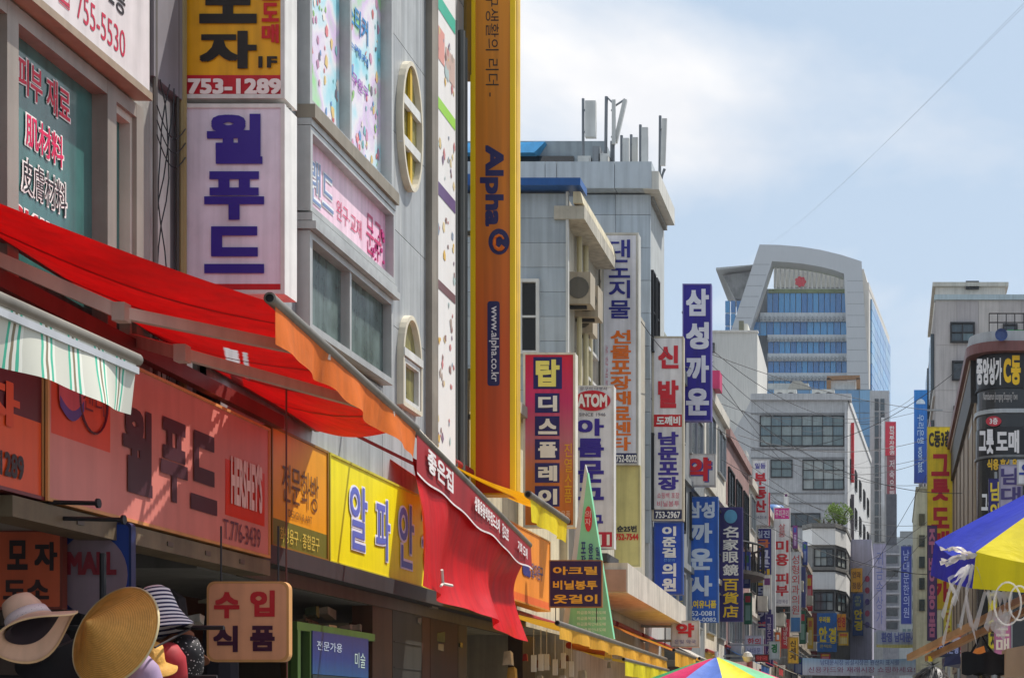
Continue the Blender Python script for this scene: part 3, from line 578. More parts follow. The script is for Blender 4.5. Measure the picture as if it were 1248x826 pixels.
f3 = fascia('bright yellow shop sign with pale blue outlined letters beside the red cloth', X2, 401, 560, 2.97, 3.93, [(DY(401,X2),DY(560,X2),2.97,3.93,(246,232,24))],
   [('알',424,447,590,672,(236,238,250),.07),('파',456,475,606,684,(236,238,250),.07),('안',484,504,612,694,(236,238,250),.07),('경',512,530,620,700,(236,238,250),.07)], (206,196,60))
for s, xa, xb, yt, yb_ in (('알',425,446,592,670),('파',457,474,608,682),('안',485,503,614,692),('경',513,529,622,698)):
    Yc = DY((xa+xb)/2,X2); textX(f3, s, X2, DY(xa,X2), DY(xb,X2), HZ(yb_,Yc), HZ(yt,Yc), (96,112,196), .012, .014)
X3 = -4.7
fascia('orange shop sign right of the red cloth with navy emblem', X3, 600, 670, 3.08, 4.05, [(DY(600,X3),DY(670,X3),3.08,4.05,(240,150,60)),(DY(600,X3),DY(670,X3),3.08,3.2,(228,110,60))],
   [('알파문구',647,661,688,706,(90,80,120),.02),('a',636,646,672,702,(60,60,130),.1)], (200,140,70))

# ------------------------------------------------------------------ shop fronts and what hangs in them
hsg = thing('lamp_housing', 'cream lamp housing along the lower edge of the pink sign', 'lamp housing', (-4.7,11,2.7))
MB().box(-4.99,-4.76,8.9,12.6,2.70,2.815).build('casing', M((120,104,80),.6,var=.4), hsg)
for k in range(5): MB().box(-4.765,-4.752,9.6+k*.6,9.68+k*.6,2.74,2.77).build('clip', M((90,80,70),.5), hsg)
bm_ = thing('shop_lintel', 'dark grey beam below the amber and yellow shop signs', 'beam', (-4.9,16,2.85))
MB().box(-5.04,-4.84,12.62,21.8,2.82,2.965).build('beam', M((58,58,60),.5), bm_); MB().box(-5.03,-4.98,12.62,21.8,2.70,2.815).build('lip', M((92,84,72),.6), bm_)
for k, (px, py) in enumerate(((118,613),(149,633))):
    Yr = 9.3+.15*k; p = W(px,py,Yr); mb = MB(); mb.tube([(-5.35,Yr,p.z+.02),p], .013, 8); mb.tube([p,p+Vector((.015,0,0))], .028, 10)
    tag(mb.build('display_rod', DARKM, loc=(p.x,p.y,p.z)), ('upper' if k == 0 else 'lower')+' black display rod sticking out under the pink sign', 'rod')
def hang_sign(name, label, x0, x1, y0, y1, Y, col, texts, depth=.06, rim=(206,150,90), rr_=.05):
    a_ = W(x0,y1,Y); b_ = W(x1,y0,Y); t = thing(name, label, 'sign', (a_.x,Y,a_.z)); cx, cz, hx, hz_ = (a_.x+b_.x)/2,(a_.z+b_.z)/2,(b_.x-a_.x)/2,(b_.z-a_.z)/2
    o_ = lambda g: [Vector((cx+sx*(hx-g-rr_)+rr_*math.cos(t_),Y,cz+sz*(hz_-g-rr_)+rr_*math.sin(t_))) for sx, sz, t0 in ((1,1,0),(-1,1,PI/2),(-1,-1,PI),(1,-1,1.5*PI)) for t_ in [t0+PI/2*k/5 for k in range(6)]]
    MB().prism(o_(0),(0,depth,0)).build('sign_box', M(rim,.45), t); MB().prism([p-Vector((0,.003,0)) for p in o_(.015)],(0,.002,0)).build('panel', M(col,.45), t)
    for xx in (a_.x+.08,b_.x-.08): MB().tube([(xx,Y+depth/2,b_.z-.01),(xx,Y+depth/2,2.85)], .006, 5).build('hanger', DARKM, t)
    lettering(t, texts, -Y_, lambda x, y: W(x,y,Y-.006)); return t
RC = (186,26,34)
hang_sign('hanging_sign', 'rounded salmon hanging sign with two red and two dark letters', 252,352,708,806,10.6,(226,160,118),
   [('수',261,721,292,753,RC,'h',.05),('입',305,719,335,751,RC,'h',.05),('식',260,762,290,794,(60,12,44),'h',.05),('품',305,762,335,793,(60,12,44),'h',.05)])
hang_sign('hanging_sign', 'orange board with dark letters behind the pink hat', -20,76,645,742,10.0,(206,90,50),
   [('모',9,658,34,694,(40,18,20),'h',.06),('자',42,660,70,695,(40,18,20),'h',.06),('도소',4,706,60,730,(50,20,20),'h',.04)], rim=(120,50,36), rr_=.01)
bs = hang_sign('hanging_sign', 'blue board with a white disc behind the striped hat', 64,160,636,742,10.1,(24,60,140),[('',0,0,0,0,RC,'v',0)], rim=(20,40,90), rr_=.03)
c = W(112,700,10.095); MB().prism([c+Vector((.22*math.cos(2*PI*j/30),-.004,.25*math.sin(2*PI*j/30))) for j in range(30)],(0,.004,0)).build('disc', M((140,120,130),.5), bs)
lettering(bs, [('MALL',82,672,142,700,(130,22,40),'h',.06)], -Y_, lambda x, y: W(x,y,10.08))
# hats
def hat(label, c, axis, prof, mat, wob=None, parts=(), n=40, roll=0):
    q = Vector((0,0,1)).rotation_difference(Vector(axis).normalized()).to_matrix().to_4x4() @ Matrix.Rotation(roll, 4, 'Z')
    K = 1.08; prof = [(r_*K, z_*K) for r_, z_ in prof]; parts = [(nm, [(r_*K, z_*K) for r_, z_ in pr], mt) for nm, pr, mt in parts]
    t = thing('hat', label, 'hat', c)
    m = MB().lathe(prof, c, n, wob, q); m.build('crown_and_brim', mat, t, smooth=True)
    for nm, pr, mt in parts: MB().lathe(pr, c, n, wob, q).build(nm, mt, t, smooth=True)
    return t
def ring_mat(name, c0, c1, freq, centre, axis, rough=.7, thr=.5, dots=False):
    """woven bands that follow the hat's own axis"""
    m = bpy.data.materials.new(name); m.use_nodes = True; t = m.node_tree; p = t.nodes['Principled BSDF']; g = t.nodes.new('ShaderNodeNewGeometry')
    s = t.nodes.new('ShaderNodeVectorMath'); s.operation = 'SUBTRACT'; s.inputs[1].default_value = centre; t.links.new(g.outputs['Position'], s.inputs[0])
    if dots:
        v = t.nodes.new('ShaderNodeTexVoronoi'); v.inputs['Scale'].default_value = freq; t.links.new(s.outputs[0], v.inputs['Vector']); val = v.outputs['Distance']
    else:
        d = t.nodes.new('ShaderNodeVectorMath'); d.operation = 'DOT_PRODUCT'; d.inputs[1].default_value = Vector(axis).normalized(); t.links.new(s.outputs[0], d.inputs[0])
        mu = t.nodes.new('ShaderNodeMath'); mu.operation = 'MULTIPLY'; mu.inputs[1].default_value = freq; fr2 = t.nodes.new('ShaderNodeMath'); fr2.operation = 'FRACT'
        t.links.new(d.outputs['Value'], mu.inputs[0]); t.links.new(mu.outputs[0], fr2.inputs[0]); val = fr2.outputs[0]
    c = t.nodes.new('ShaderNodeValToRGB'); c.color_ramp.interpolation = 'CONSTANT' if not freq > 60 else 'LINEAR'; t.links.new(val, c.inputs[0]); e = c.color_ramp.elements
    e[0].color = lin(c0); e[1].position = thr; e[1].color = lin(c1); t.links.new(c.outputs[0], p.inputs['Base Color']); p.inputs['Roughness'].default_value = rough; return m
YH = 9.12; cc_ = W(141,775,YH); ax = (-.33,-.86,.33)
straw = M((242,180,92), .6, var=.2, scale=9, streak=.1, bump=.6, name='bamboo_straw')
prof = [(.0,.2)]+[(.272*i/14, .2*(1-i/14)**1.12) for i in range(1,15)]
th = hat('conical bamboo straw hat facing the camera, largest of the hats', cc_, ax, prof, straw, None, [('rim',[(.272,-.006),(.279,0),(.272,.007)],M((214,196,150),.6))], 60)
q = Vector((0,0,1)).rotation_difference(Vector(ax).normalized()).to_matrix().to_4x4(); mb = MB()
for k in range(3,30):
    rr0 = .272*k/30; mb.lathe([(1.08*rr0-.0016,1.08*.2*(1-k/30)**1.12+.0012),(1.08*rr0,1.08*.2*(1-k/30)**1.12+.0042),(1.08*rr0+.0016,1.08*.2*(1-k/30)**1.12+.0006)], cc_, 60, None, q)
mb.build('woven_ring', M((222,156,72),.6,var=.3,scale=14), th, smooth=True)
pink = M((232,190,164), .8, var=.12, name='pink_felt')
cp = W(38,760,8.78); axp = (-.55,.12,.80); pw = lambda r, a: (.06*math.sin(2*a+.6)+.025*math.sin(3*a))*max(0,(r-.1)/.2)
hat('wide brimmed pink felt hat with a dotted band, left of the straw hat', cp, axp, [(.0,.16),(.045,.157),(.075,.14),(.09,.095),(.10,.03),(.112,.0),(.16,-.02),(.208,-.05),(.213,-.055)], pink, pw,
    [('band',[(.1,.055),(.104,.055),(.11,.01),(.107,.01)],ring_mat('dotted_band',(60,50,60),(226,206,206),70,cp,axp,dots=True,thr=.22)),('crown_inside',[(.0,.14),(.065,.125),(.083,.075),(.094,.02),(.105,-.006),(.135,-.022)],M((44,30,40),.8)),('brim_trim',[(.209,-.053),(.217,-.057),(.213,-.065),(.205,-.059)],M((236,196,150),.7))], roll=.4)  # dark inner face of crown and brim
cs = W(196,757,9.69); axs = (-.25,.1,.95)
hat('navy and white striped bucket hat beside the straw hat', cs, axs, [(.0,.2),(.05,.195),(.08,.17),(.095,.1),(.105,.05),(.13,.0),(.165,-.05),(.166,-.054),(.13,-.01)], ring_mat('navy_stripes',(28,26,70),(226,222,224),38,cs,axs,thr=.48), lambda r, a: .02*math.sin(2*a)*(r>.1))
hat('brown felt hat with a flat brim below the striped hat', W(214,790,9.92), (.15,.3,.9), [(.0,.12),(.07,.11),(.09,.05),(.1,.0),(.19,-.02),(.19,-.026),(.1,-.006)], M((116,66,36),.8))
hat('crimson cloth cap under the straw hat', W(203,812,9.58), (.2,-.4,.8), [(.0,.13),(.06,.12),(.095,.06),(.105,-.02),(.11,-.07),(.1,-.07)], M((160,30,40),.7))
hat('black cap with white dots right of the crimson cap', W(226,800,9.80), (.3,-.5,.7), [(.0,.12),(.06,.11),(.09,.05),(.10,-.03),(.1,-.08)], ring_mat('white_dots',(210,200,200),(24,20,24),55,W(226,800,9.80),(0,0,1),dots=True,thr=.22))
hat('pale lavender cap at the bottom under the straw hat', W(172,826,9.23), (.0,-.4,.9), [(.0,.12),(.06,.11),(.095,.05),(.105,-.03),(.11,-.08)], M((166,142,176),.7))
hat('tan straw sun hat partly hidden by the conical hat', W(178,804,9.40), (.3,-.3,.8), [(.0,.1),(.07,.09),(.09,.02),(.1,.0),(.16,-.015),(.16,-.02),(.1,-.004)], M((214,160,70),.7,bump=.4))
hat('black wide hat under the brim of the pink hat', W(70,800,9.46), (.1,-.5,.8), [(.0,.13),(.07,.12),(.1,.04),(.11,.0),(.21,-.03),(.21,-.036),(.11,-.006)], M((26,22,26),.8))
rk = thing('hat_rack', 'black metal rack that carries the hats', 'rack', W(120,876,9.9))
MB().tube([(-4.75,9.9,.0),(-4.75,9.9,2.6)], .02, 8).build('post', DARKM, rk); MB().tube([(-5.4,9.85,2.15),(-4.0,9.85,2.15)], .014, 8).build('rail', DARKM, rk); MB().tube([(-5.4,9.75,1.85),(-4.0,9.75,1.85)], .014, 8).build('rail', DARKM, rk)
for k in range(4): MB().box(-5.05+.12*k,-4.96+.12*k,9.6,10.2,0,.03).build('foot', DARKM, rk)
for xx in (-5.3,-5.0,-4.75,-4.5,-4.2): MB().tube([(xx,9.87,2.15),(xx+.1,9.15,2.0)], .006, 5).build('prong', DARKM, rk)
# dark racks of goods and shop front pieces seen under the signs
sf = thing('storefront', 'storefront with brown pillars and dark doorways under the yellow sign', 'storefront', (-5,16,0))
def pier(x0, x1, z1, col, X=-5.0, nm='pillar', d=.2, rough=.6): MB().box(X-d,X,DY(x0,X),DY(x1,X),0,z1).build(nm, M(col,rough,var=.3,streak=.3), sf)
pier(454,478,2.75,(84,56,32)); pier(478.5,514,2.72,(52,52,48),nm='shutter_panel'); pier(514.5,524,2.75,(80,36,20)); pier(524.5,558,2.7,(54,16,16),nm='door',d=.12); pier(558.5,569,2.75,(76,62,46)); pier(637,652,2.75,(60,46,40))
for k in range(9): MB().box(-4.999,-4.992,DY(479,-5)+.02,DY(513.5,-5)-.02,.3+.26*k,.31+.26*k).build('groove', M((60,60,56),.6), sf)
MB().box(-7.2,-7.1,DY(569,-5),DY(600,-5)+2,0,2.7).build('inner_wall', M((120,78,26),.7), sf)
MB().box(-6.4,-6.3,12.7,DY(454,-5),0,2.7).build('inner_wall', M((84,54,30),.7), sf)
gm = M((64,96,40),.45); wf_ = MB()
for x in (357,372,380.5): wf_.box(-5.06,-4.96,DY(x,-5),DY(x,-5)+.07,0,2.35)
wf_.box(-5.06,-4.965,DY(357,-5),DY(453,-5),2.35,2.42); o = wf_.build('window_frame', gm, sf)
MB().box(-5.03,-5.02,DY(357,-5),DY(453,-5),.1,2.35).build('pane', CLEAR, o)
po = thing('poster', 'blue shop poster with pale lettering below the amber sign', 'poster', (-4.95,14.9,1.9))
ya, yb = DY(381,-4.95), DY(449,-4.95); MB().box(-4.96,-4.95,ya,yb,1.99,2.36).build('sheet', ramp_mat('blue_print','Z',1.99,2.36,((0,(30,80,130)),(.4,(30,52,120)),(1,(36,44,100)))), po)
MB().box(-4.96,-4.949,ya,yb,1.62,1.985).build('sheet', M((40,56,60),.4), po)
textX(po, '전문가용', -4.95, ya+.1, ya+.75, 2.2,2.28, (190,210,230),.0); textX(po,'미술', -4.95, yb-.4, yb-.1, 2.08,2.22, (190,220,210),.0); textX(po,'화방', -4.949, ya+.05, ya+.62, 1.72,1.94, (226,230,226),.02); textX(po,'9', -4.949, yb-.3, yb-.12, 1.74,1.96, (70,120,200),.02)
rg = random.Random(11)
for k in range(46):
    yy = rg.uniform(12.8,20.5); x_ = rg.uniform(-5.6,-5.06); zz = 2.66-rg.random()*.28; hgt = rg.uniform(.06,.2); col = rg.choice([(150,140,110),(196,186,160),(120,110,84),(90,96,84),(176,120,60),(110,70,40),(206,200,190),(70,84,60)])
    p = Vector((x_,yy,zz)); dv = Vector((rg.uniform(-.05,.05), rg.uniform(.1,.3), rg.uniform(-.05,.03))); mb = MB(); mb.hexa([p+Vector(v) for v in ((0,0,-hgt/3),(.1,0,-hgt/3),dv+Vector((.1,0,-hgt/2)),dv+Vector((0,0,-hgt/2)),(0,0,0),(.1,0,.02),dv+Vector((.1,0,.02)),dv)])
    tag(mb.build('wrapped_package', M(col,.25,var=.3,scale=9), loc=p), 'clear wrapped package hung under the shop ceiling below the yellow sign', 'package', 'packages hung under the shop ceiling')
for k in range(9):
    yy = rg.uniform(17.6,19.2); mb = MB(); xx = rg.uniform(-6.5,-5.4); z0_ = 1.4; L = rg.uniform(.5,.75)
    mb.grid(lambda u, v: (xx+.02*math.sin(9*u), yy+.16*u*(1-.3*v), 2.3-L*v), 5, 5); tag(mb.build('garment', M(rg.choice([(70,40,60),(120,70,80),(60,60,70),(150,110,110)]),.8), loc=(xx,yy,2.3)), 'dark garment on a hanger inside the doorway below the red cloth', 'garment', 'garments in the doorway')
MB().tube([(-6.0,17.5,2.31),(-6.0,19.3,2.31)], .012, 6).build('rail', METAL, sf)
wr = MB().tube([W(349,380,11.2)+Vector((0,0,-.3)),W(349,690,11.2),W(350,900,11.2)], .006, 5); tag(wr.build('cord', M((110,60,50),.6), loc=W(350,900,11.2)), 'thin brown cord hanging down in front of the amber sign', 'cord')
# neighbouring hanging goods in the hat shop
for k in range(16):
    xx = rg.uniform(-5.8,-4.9); yy = rg.uniform(10.5,12.3); L = rg.uniform(.5,1.0); col = rg.choice([(30,26,30),(44,36,40),(60,30,36),(24,24,34),(70,56,48)])
    mb = MB(); mb.lathe([(.02,0),(.1,-.06),(.13,-L*.5),(.14,-L)], (xx,yy,2.5), 10); tag(mb.build('hanging_garment', M(col,.85), loc=(xx,yy,2.5)), 'dark garment hanging inside the hat shop behind the hats', 'garment', 'dark garments in the hat shop')
# ------------------------------------------------------------------ grey clad buildings in the middle
SID = [M(c, .55, .1, var=.16, streak=.26, scale=1.2, name='pale_blue_grey_cladding') for c in ((178,188,196),(172,182,190),(182,190,196))]
BLUER = M((40,92,160), .45, var=.15, name='blue_roof_sheet'); CREAM2 = M((206,196,168), .7, var=.25, streak=.3, name='stained_cream')
lo = thing('low_building', 'low cream building behind the red and orange gradient sign', 'building', (-7,22.5,0))
MB().box(-9,-5.1,19.9,25.3,2.9,5.7).build('wall', CREAM2, lo); MB().box(-9,-4.95,19.9,25.3,5.7,5.85).build('roof_slab', M((170,164,150),.7), lo)
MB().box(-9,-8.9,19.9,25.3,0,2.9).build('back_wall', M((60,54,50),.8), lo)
YC = 25.4
c1 = thing('clad_building', 'grey clad building with a blue roof edge behind the orange sign', 'building', (-7,YC+4,0))
MB().box(-9,-5.05,YC+.05,33.8,0,9.75).build('wall', M((178,172,158),.75,var=.2,streak=.25,bump=.1), c1)
xs = [HX(556,YC),HX(690,YC)]
zz = HZ(236,YC); k = 0
while zz > 5.0:
    z0_ = zz-.38; bx('cladding_panel', -8.0, xs[1]-.0, YC,YC+.045, z0_+.003, zz-.003, SID[k%3], c1); zz = z0_; k += 1
MB().box(-9,HX(692,YC),YC-.01,YC+.05,4.0,5.0).build('lower_wall', CREAM2, c1)
MB().box(HX(690,YC),HX(693,YC),YC-.03,YC+.05,5.0,9.75).build('corner_trim', WHITEM, c1)
rf = MB().box(-9,HX(711,YC),YC-.25,YC+.3,HZ(232,YC),HZ(223,YC)).build('roof_edge', BLUER, c1)
MB().hexa([(HX(700,YC),YC-.1,HZ(250,YC)),(HX(712,YC),YC-.1,HZ(250,YC)),(HX(712,YC),YC+3,HZ(250,YC)),(HX(700,YC),YC+3,HZ(250,YC)),(HX(700,YC),YC-.1,HZ(236,YC)),(HX(709,YC),YC-.1,HZ(236,YC)),(HX(709,YC),YC+3,HZ(236,YC)),(HX(700,YC),YC+3,HZ(236,YC))]).build('eave', CREAM2, c1)
MB().box(HX(676,YC),HX(713,YC),YC-.05,28.2,HZ(268,YC),HZ(252,YC)).build('canopy_slab', M((188,182,168),.7,var=.3,streak=.3), c1)
window(c1, Vector((HX(633,YC),YC,HZ(432,YC))), X_, Z_, -Y_, HX(658,YC)-HX(633,YC), HZ(341,YC)-HZ(432,YC), 1, 2, WHITEM, GLASS3, .05, .07)
for k, (x0_, y0_) in enumerate(((690,336),(700,352),(694,372))):
    p = W(x0_,y0_+34,25.75+.5*k); t = thing('air_conditioner', ('upper','middle','lower')[k]+' of the beige air conditioner boxes on the grey clad building', 'air conditioner', p)
    MB().box(p.x,p.x+.38,p.y,p.y+.42,p.z,p.z+.5).build('casing', M((178,166,146),.6,var=.25,streak=.3), t); MB().tube([(p.x+.19,p.y-.005,p.z+.25),(p.x+.19,p.y-.012,p.z+.25)], .17, 16).build('grille', M((96,92,84),.6), t)
    MB().box(p.x-.4,p.x+.3,p.y+.1,p.y+.16,p.z-.05,p.z-.004).build('bracket', DARKM, t)
for k, x in enumerate((706,714,719)):
    Yp = 26.3+k*.5; p = W(x,700,Yp); mb = MB(); mb.tube([(p.x,Yp,3.2),(p.x,Yp,HZ((285,300,380)[k],Yp))], .045, 8); mb.build('downpipe', M((186,176,140),.6,var=.2), c1)
for k in range(3):
    z0_ = 5.0+1.35*k; window(c1, Vector((-5.05,27.0,z0_)), Y_, Z_, X_, 1.0, .9, 2, 1, WHITEM, GLASS, .05, .08)
YD = 34.0
c2 = thing('clad_building', 'taller pale grey clad building with antennas on its roof', 'building', (-7,YD+3,0))
MB().box(-10,HX(793,YD)-.05,YD+.06,36.4,0,12.4).build('wall', M((182,186,186),.7,var=.12), c2)
cols_ = [-9.6, HX(677,YD), HX(750,YD), HX(793,YD)]; zz = HZ(237,YD); k = 0
while zz > 5.5:
    z0_ = zz-(.42 if k == 0 else .68)
    for i in range(3): bx('cladding_panel', cols_[i]+.004,cols_[i+1]-.004, YD,YD+.055, z0_+.005,zz-.005, SID[(k+i)%3], c2)
    zz = z0_; k += 1
par = M((182,190,196),.55,.1,var=.1)
for i, (q0, q1) in enumerate(((-9.6,HX(668,YD)),(HX(668,YD),HX(682,YD)),(HX(682,YD),HX(752,YD)),(HX(752,YD),HX(797,YD)))): MB().box(q0+.006,q1-.006,YD-.3,YD+.2,HZ(235,YD),HZ(203,YD)).build('parapet_panel', par, c2)
MB().box(HX(786,YD),HX(797,YD)+.14,YD-.28,36.2,HZ(236,YD),HZ(214,YD)).build('cornice', M((206,204,196),.6), c2)
MB().box(-9.6,HX(795,YD),YD+.2,36.3,12.4,12.6).build('roof', M((150,150,148),.8), c2)
for k, (q0,q1) in enumerate(((34.35,34.75),(34.95,35.35))): window(c2, Vector((HX(793,YD)-.05,q0,9.3)), Y_, Z_, X_, q1-q0, 1.7, 1, 2, DARKM, GLASS3, .04, .06)
window(c2, Vector((HX(793,YD)-.05,34.4,6.0)), Y_, Z_, X_, 1.5, 1.6, 2, 1, DARKM, GLASS3, .04, .06)
MB().box(-9.6,HX(737,37),37,39.5,12.0,HZ(172,37)).build('penthouse', M((150,160,166),.6,var=.2), c2)
MB().box(-9.6,HX(700,36.98),36.9,36.99,HZ(203,37),HZ(192,37)).build('opening', GLASS3, c2)
MB().hexa([(-10,36.6,HZ(186,36.6)),(HX(651,36.6),36.6,HZ(186,36.6)),(HX(645,36.6),39,HZ(178,36.6)),(-10,39,HZ(178,36.6)),(-10,36.8,HZ(171,36.6)),(HX(662,36.6),36.8,HZ(169,36.6)),(HX(662,36.6),39,HZ(166,36.6)),(-10,39,HZ(168,36.6))]).build('roof_sheet', M((60,150,206),.5), c2)
bbr = thing('roof_shed', 'bright blue roof sheet seen left of the tall orange sign', 'roof', (-7.5,30,8))
MB().hexa([(-9,29,HZ(236,29)),(HX(574,29),29,HZ(236,29)),(HX(574,29),31,HZ(236,29)),(-9,31,HZ(236,29)),(-9,29,HZ(210,29)),(HX(574,29),29,HZ(212,29)),(HX(574,29),31,HZ(205,29)),(-9,31,HZ(203,29))]).build('roof_sheet', BLUER, bbr); MB().box(-9,HX(572,29),29.1,30.9,0,HZ(236,29)-.01).build('wall', M((160,158,152),.8), bbr)
# antennas
AN = M((206,206,202),.45); AP = M((120,124,128),.4,.6)
def antenna(label, x, y0, y1, wpx, Y, tilt=0, base=205):
    p0 = W(x,y1,Y); p1 = W(x+tilt,y0,Y); w_ = wpx/F*Y; t = thing('antenna', label, 'antenna', W(x,base,Y), 'rooftop antennas')
    d = (p1-p0); u = d.normalized(); r = X_; n = -Y_
    mb = MB(); mb.obox(p0, r, u, n, -w_/2, w_/2, 0, d.length, -w_*.3, w_*.3); mb.build('radome', AN, t)
    off = Vector((-w_*.8,.1,0)); b0 = W(x,base,Y)+off
    MB().tube([b0, Vector((b0.x+tilt/F*Y*.3,b0.y,p1.z+.1))], .03, 6).build('mast', AP, t)
    for s in (.2,.8): q = p0+d*s; MB().bar(q, Vector((b0.x,b0.y,q.z)), .03).build('clamp', AP, t)
    return t
antenna('wide panel antenna at the left end of the roof', 720,124,168,13,34.6)
antenna('tilted slim antenna with a jointed arm on the roof', 748,176,122,4.5,34.8,0); 
t = thing('slanted_antenna', 'long slanted antenna arm leaning right on the roof', 'antenna', W(746,205,34.9))
MB().tube([W(747,205,34.9),W(747,178,34.9),W(750,165,34.9)], .04, 8).build('mast', AP, t); MB().bar(W(750,174,34.9),W(762,122,34.9), .1,.08).build('radome', AN, t)
MB().bar(W(740,119,34.9),W(750,129,34.9),.03).build('strut', AP, t); MB().bar(W(750,129,34.9),W(762,121,34.9),.03).build('strut', AP, t); MB().tube([W(738,203,34.9),W(739,118,34.9)], .035, 6).build('pole', AP, t)
antenna('first of three short panel antennas right of the slanted arm', 763,169,200,8,34.6); antenna('second of three short panel antennas right of the slanted arm', 774,168,200,7,34.9); antenna('third of three short panel antennas, taller than its neighbours', 786,156,200,8,34.6)
t = antenna('tall cylinder antenna at the roof corner', 808,145,202,6,34.7,2,215); 
MB().tube([W(801,222,34.7),W(806,218,34.7),W(810,206,34.7)], .03, 6).build('stay', AP, t)
for k, (x0_, x1_, y0_) in enumerate(((704,720,190),(730,741,187),(722,731,178))):
    p = W(x0_,206,34.6); mb = MB(); mb.box(p.x,HX(x1_,34.6),34.6,35.0,p.z,HZ(y0_,34.6)); mb.box(p.x+.03,HX(x1_,34.6)-.03,34.57,34.599,p.z+.08,HZ(y0_,34.6)-.05); tag(mb.build('equipment_box', M((200,200,196) if k < 2 else (130,134,138),.5), loc=p), ('low white','narrow white','tall grey')[k]+' equipment box on the roof beside the antennas', 'box')

# ------------------------------------------------------------------ blade signs in the middle distance
S1g = ramp_mat('red_to_orange_print','Z',HZ(640,22.4),HZ(430,22.4),((0,(206,110,20)),(.3,(208,120,60)),(.5,(196,110,130)),(.72,(206,44,110)),(1,(204,14,54))))
SQ = (32,32,110); WH = (232,230,226)
blade('blade_sign', 'red to orange gradient sign with letters in a column of navy squares', 638,701,430,642,22.4,
  [(640,432,699,640,S1g),(650,435,685,474,SQ),(652,479,682,503,SQ),(652,507,682,531,SQ),(652,535,682,560,SQ),(652,564,682,588,SQ),(652,592,682,617,SQ)],
  [('탑',653,438,682,471,(236,226,120),'h',.06,.006)]+[(c,656,y+3,679,y+22,WH,'h',.05,.006) for c, y in zip('디스플레이',(479,507,535.5,564,592.5))]+[('진열소품',688,540,697,612,(226,170,30),'v',.0,.006),('생활용품',672,622,695,630,(236,200,170),'h',.0,.006),('3400',677,632,696,639,(80,40,20),'h',.02,.006)], depth=.2, side=(226,220,206))
t = blade('blade_sign', 'white sign with a red oval on top and big purple letters', 699,748,470,668,26.2, [(701,472,746,666,(224,222,226)),(726,648,746,666,(196,26,60))],
  [('아',703,510,736,531,(50,30,140),'h',.06),('톰',703,534,736,557,(50,30,140),'h',.06),('문',703,561,736,588,(50,30,140),'h',.06),('구',703,594,736,620,(50,30,140),'h',.06),('완구',704,626,735,645,(50,30,140),'h',.05),('11',730,651,743,664,WH,'h',.05),('문구의 대명사',707,471.5,740,475.5,(60,60,90),'h',.0),('SINCE 1946',706,503,738,507,(70,70,90),'h',.0)], side=(214,212,210))
c = W(722,488,26.18); MB().prism([c+Vector((22/F*26.2*math.cos(2*PI*j/32),0,12.5/F*26.2*math.sin(2*PI*j/32))) for j in range(32)],(0,.006,0)).build('oval', M((200,24,44),.4), t)
lettering(t, [('ATOM',704,480,740,496,(232,226,220),'h',.05,.008)], -Y_, lambda x, y: W(x,y,26.17))
OS = (226,110,22); NV = (36,40,130)
blade('blade_sign', 'tall white sign with navy letters over orange brush script', 733,778,284,566,28.4, [(736,287,775,552,(222,222,230)),(749,552,777,565,(28,34,90))],
  [('대도지물',742,292,768,388,NV,'v',.02),('선물포장재료센타',744,402,769,549,OS,'v',.03),('752-8202',751,554,776,563,WH,'h',.03),('포장재료 도소매',738,420,741,520,(200,120,140),'r',.0)], depth=.28, side=(196,194,186))
blade('blade_sign', 'plain cream panel sign with a small red number below the white sign', 749,780,567,690,28.5, [(750,568,779,689,(210,198,128))],
  [('순25번',752,640,776,648,(40,40,50),'h',.04),('752-7544',750,650,778,658,(200,40,30),'h',.04)], depth=.15, side=(190,180,130))
PU = (58,40,140); RD = (200,26,44)
blade('blade_sign', 'tall white sign with two red letters above four purple letters', 795,833,410,634,34.5, [(797,412,831,620,(228,224,224)),(797,505,831,520,(206,30,40)),(797,621,831,633,(36,40,80))],
  [('신',802,421,827,449,RD,'h',.05),('발',802,463,827,497,RD,'h',.05),('도깨비',800,507,829,518,WH,'h',.04),('남문포장',802,526,827,597,PU,'v',.05),('쇼핑백 포장',801,600,828,607,(206,80,110),'h',.0),('비닐봉투',801,610,828,617,(206,80,110),'h',.0),('753-2967',799,623,829,631,WH,'h',.02)], side=(196,186,166))
blade('blade_sign', 'blue clinic sign with white letters under the white and purple one', 797,832,636,724,34.6, [(798,637,831,723,(24,72,184))], [('이준걸',807,641,824,679,WH,'v',.04),('의원',807,686,824,720,WH,'v',.04),('전문의',809,680,822,684,(110,170,230),'h',.0)], side=(60,90,160))
blade('blade_sign', 'deep purple sign with large pale letters, highest of the blade signs in the middle', 832,867,346,513,39.5, [(833,347,866,512,(44,28,150))],
  [(c,836,y,864,y+33,(226,224,236),'h',.06) for c, y in zip('삼성까운',(352,392.5,433,473))], side=(120,110,180))
blade('blade_sign', 'white pharmacy sign with one red letter above the blue sign', 833,872,553,592,41, [(834,554,871,591,(226,224,220))], [('약',838.6,558.5,868.5,587.5,(60,70,150),'h',.06,.004),('약',837,557,867,586,(206,24,40),'h',.05,.008)], side=(190,186,180))
blade('blade_sign', 'bright blue sign with big pale letters and a yellow line below', 833,875,605,758,41.2, [(834,606,874,757,(26,92,190))],
  [('삼성',837,611,871,631,(196,210,226),'h',.05),('까',840,637,868,661,(196,210,226),'h',.07),('운',840,668,868,694,(196,210,226),'h',.07),('사',840,701,868,726,(196,210,226),'h',.07),('남,여유니폼',836,731,873,741,(230,200,60),'h',.04),('752-0081',838,744,871,750,(206,220,236),'h',.02),('756-0082',840,752,873,757,(206,220,236),'h',.02)], side=(70,110,180))
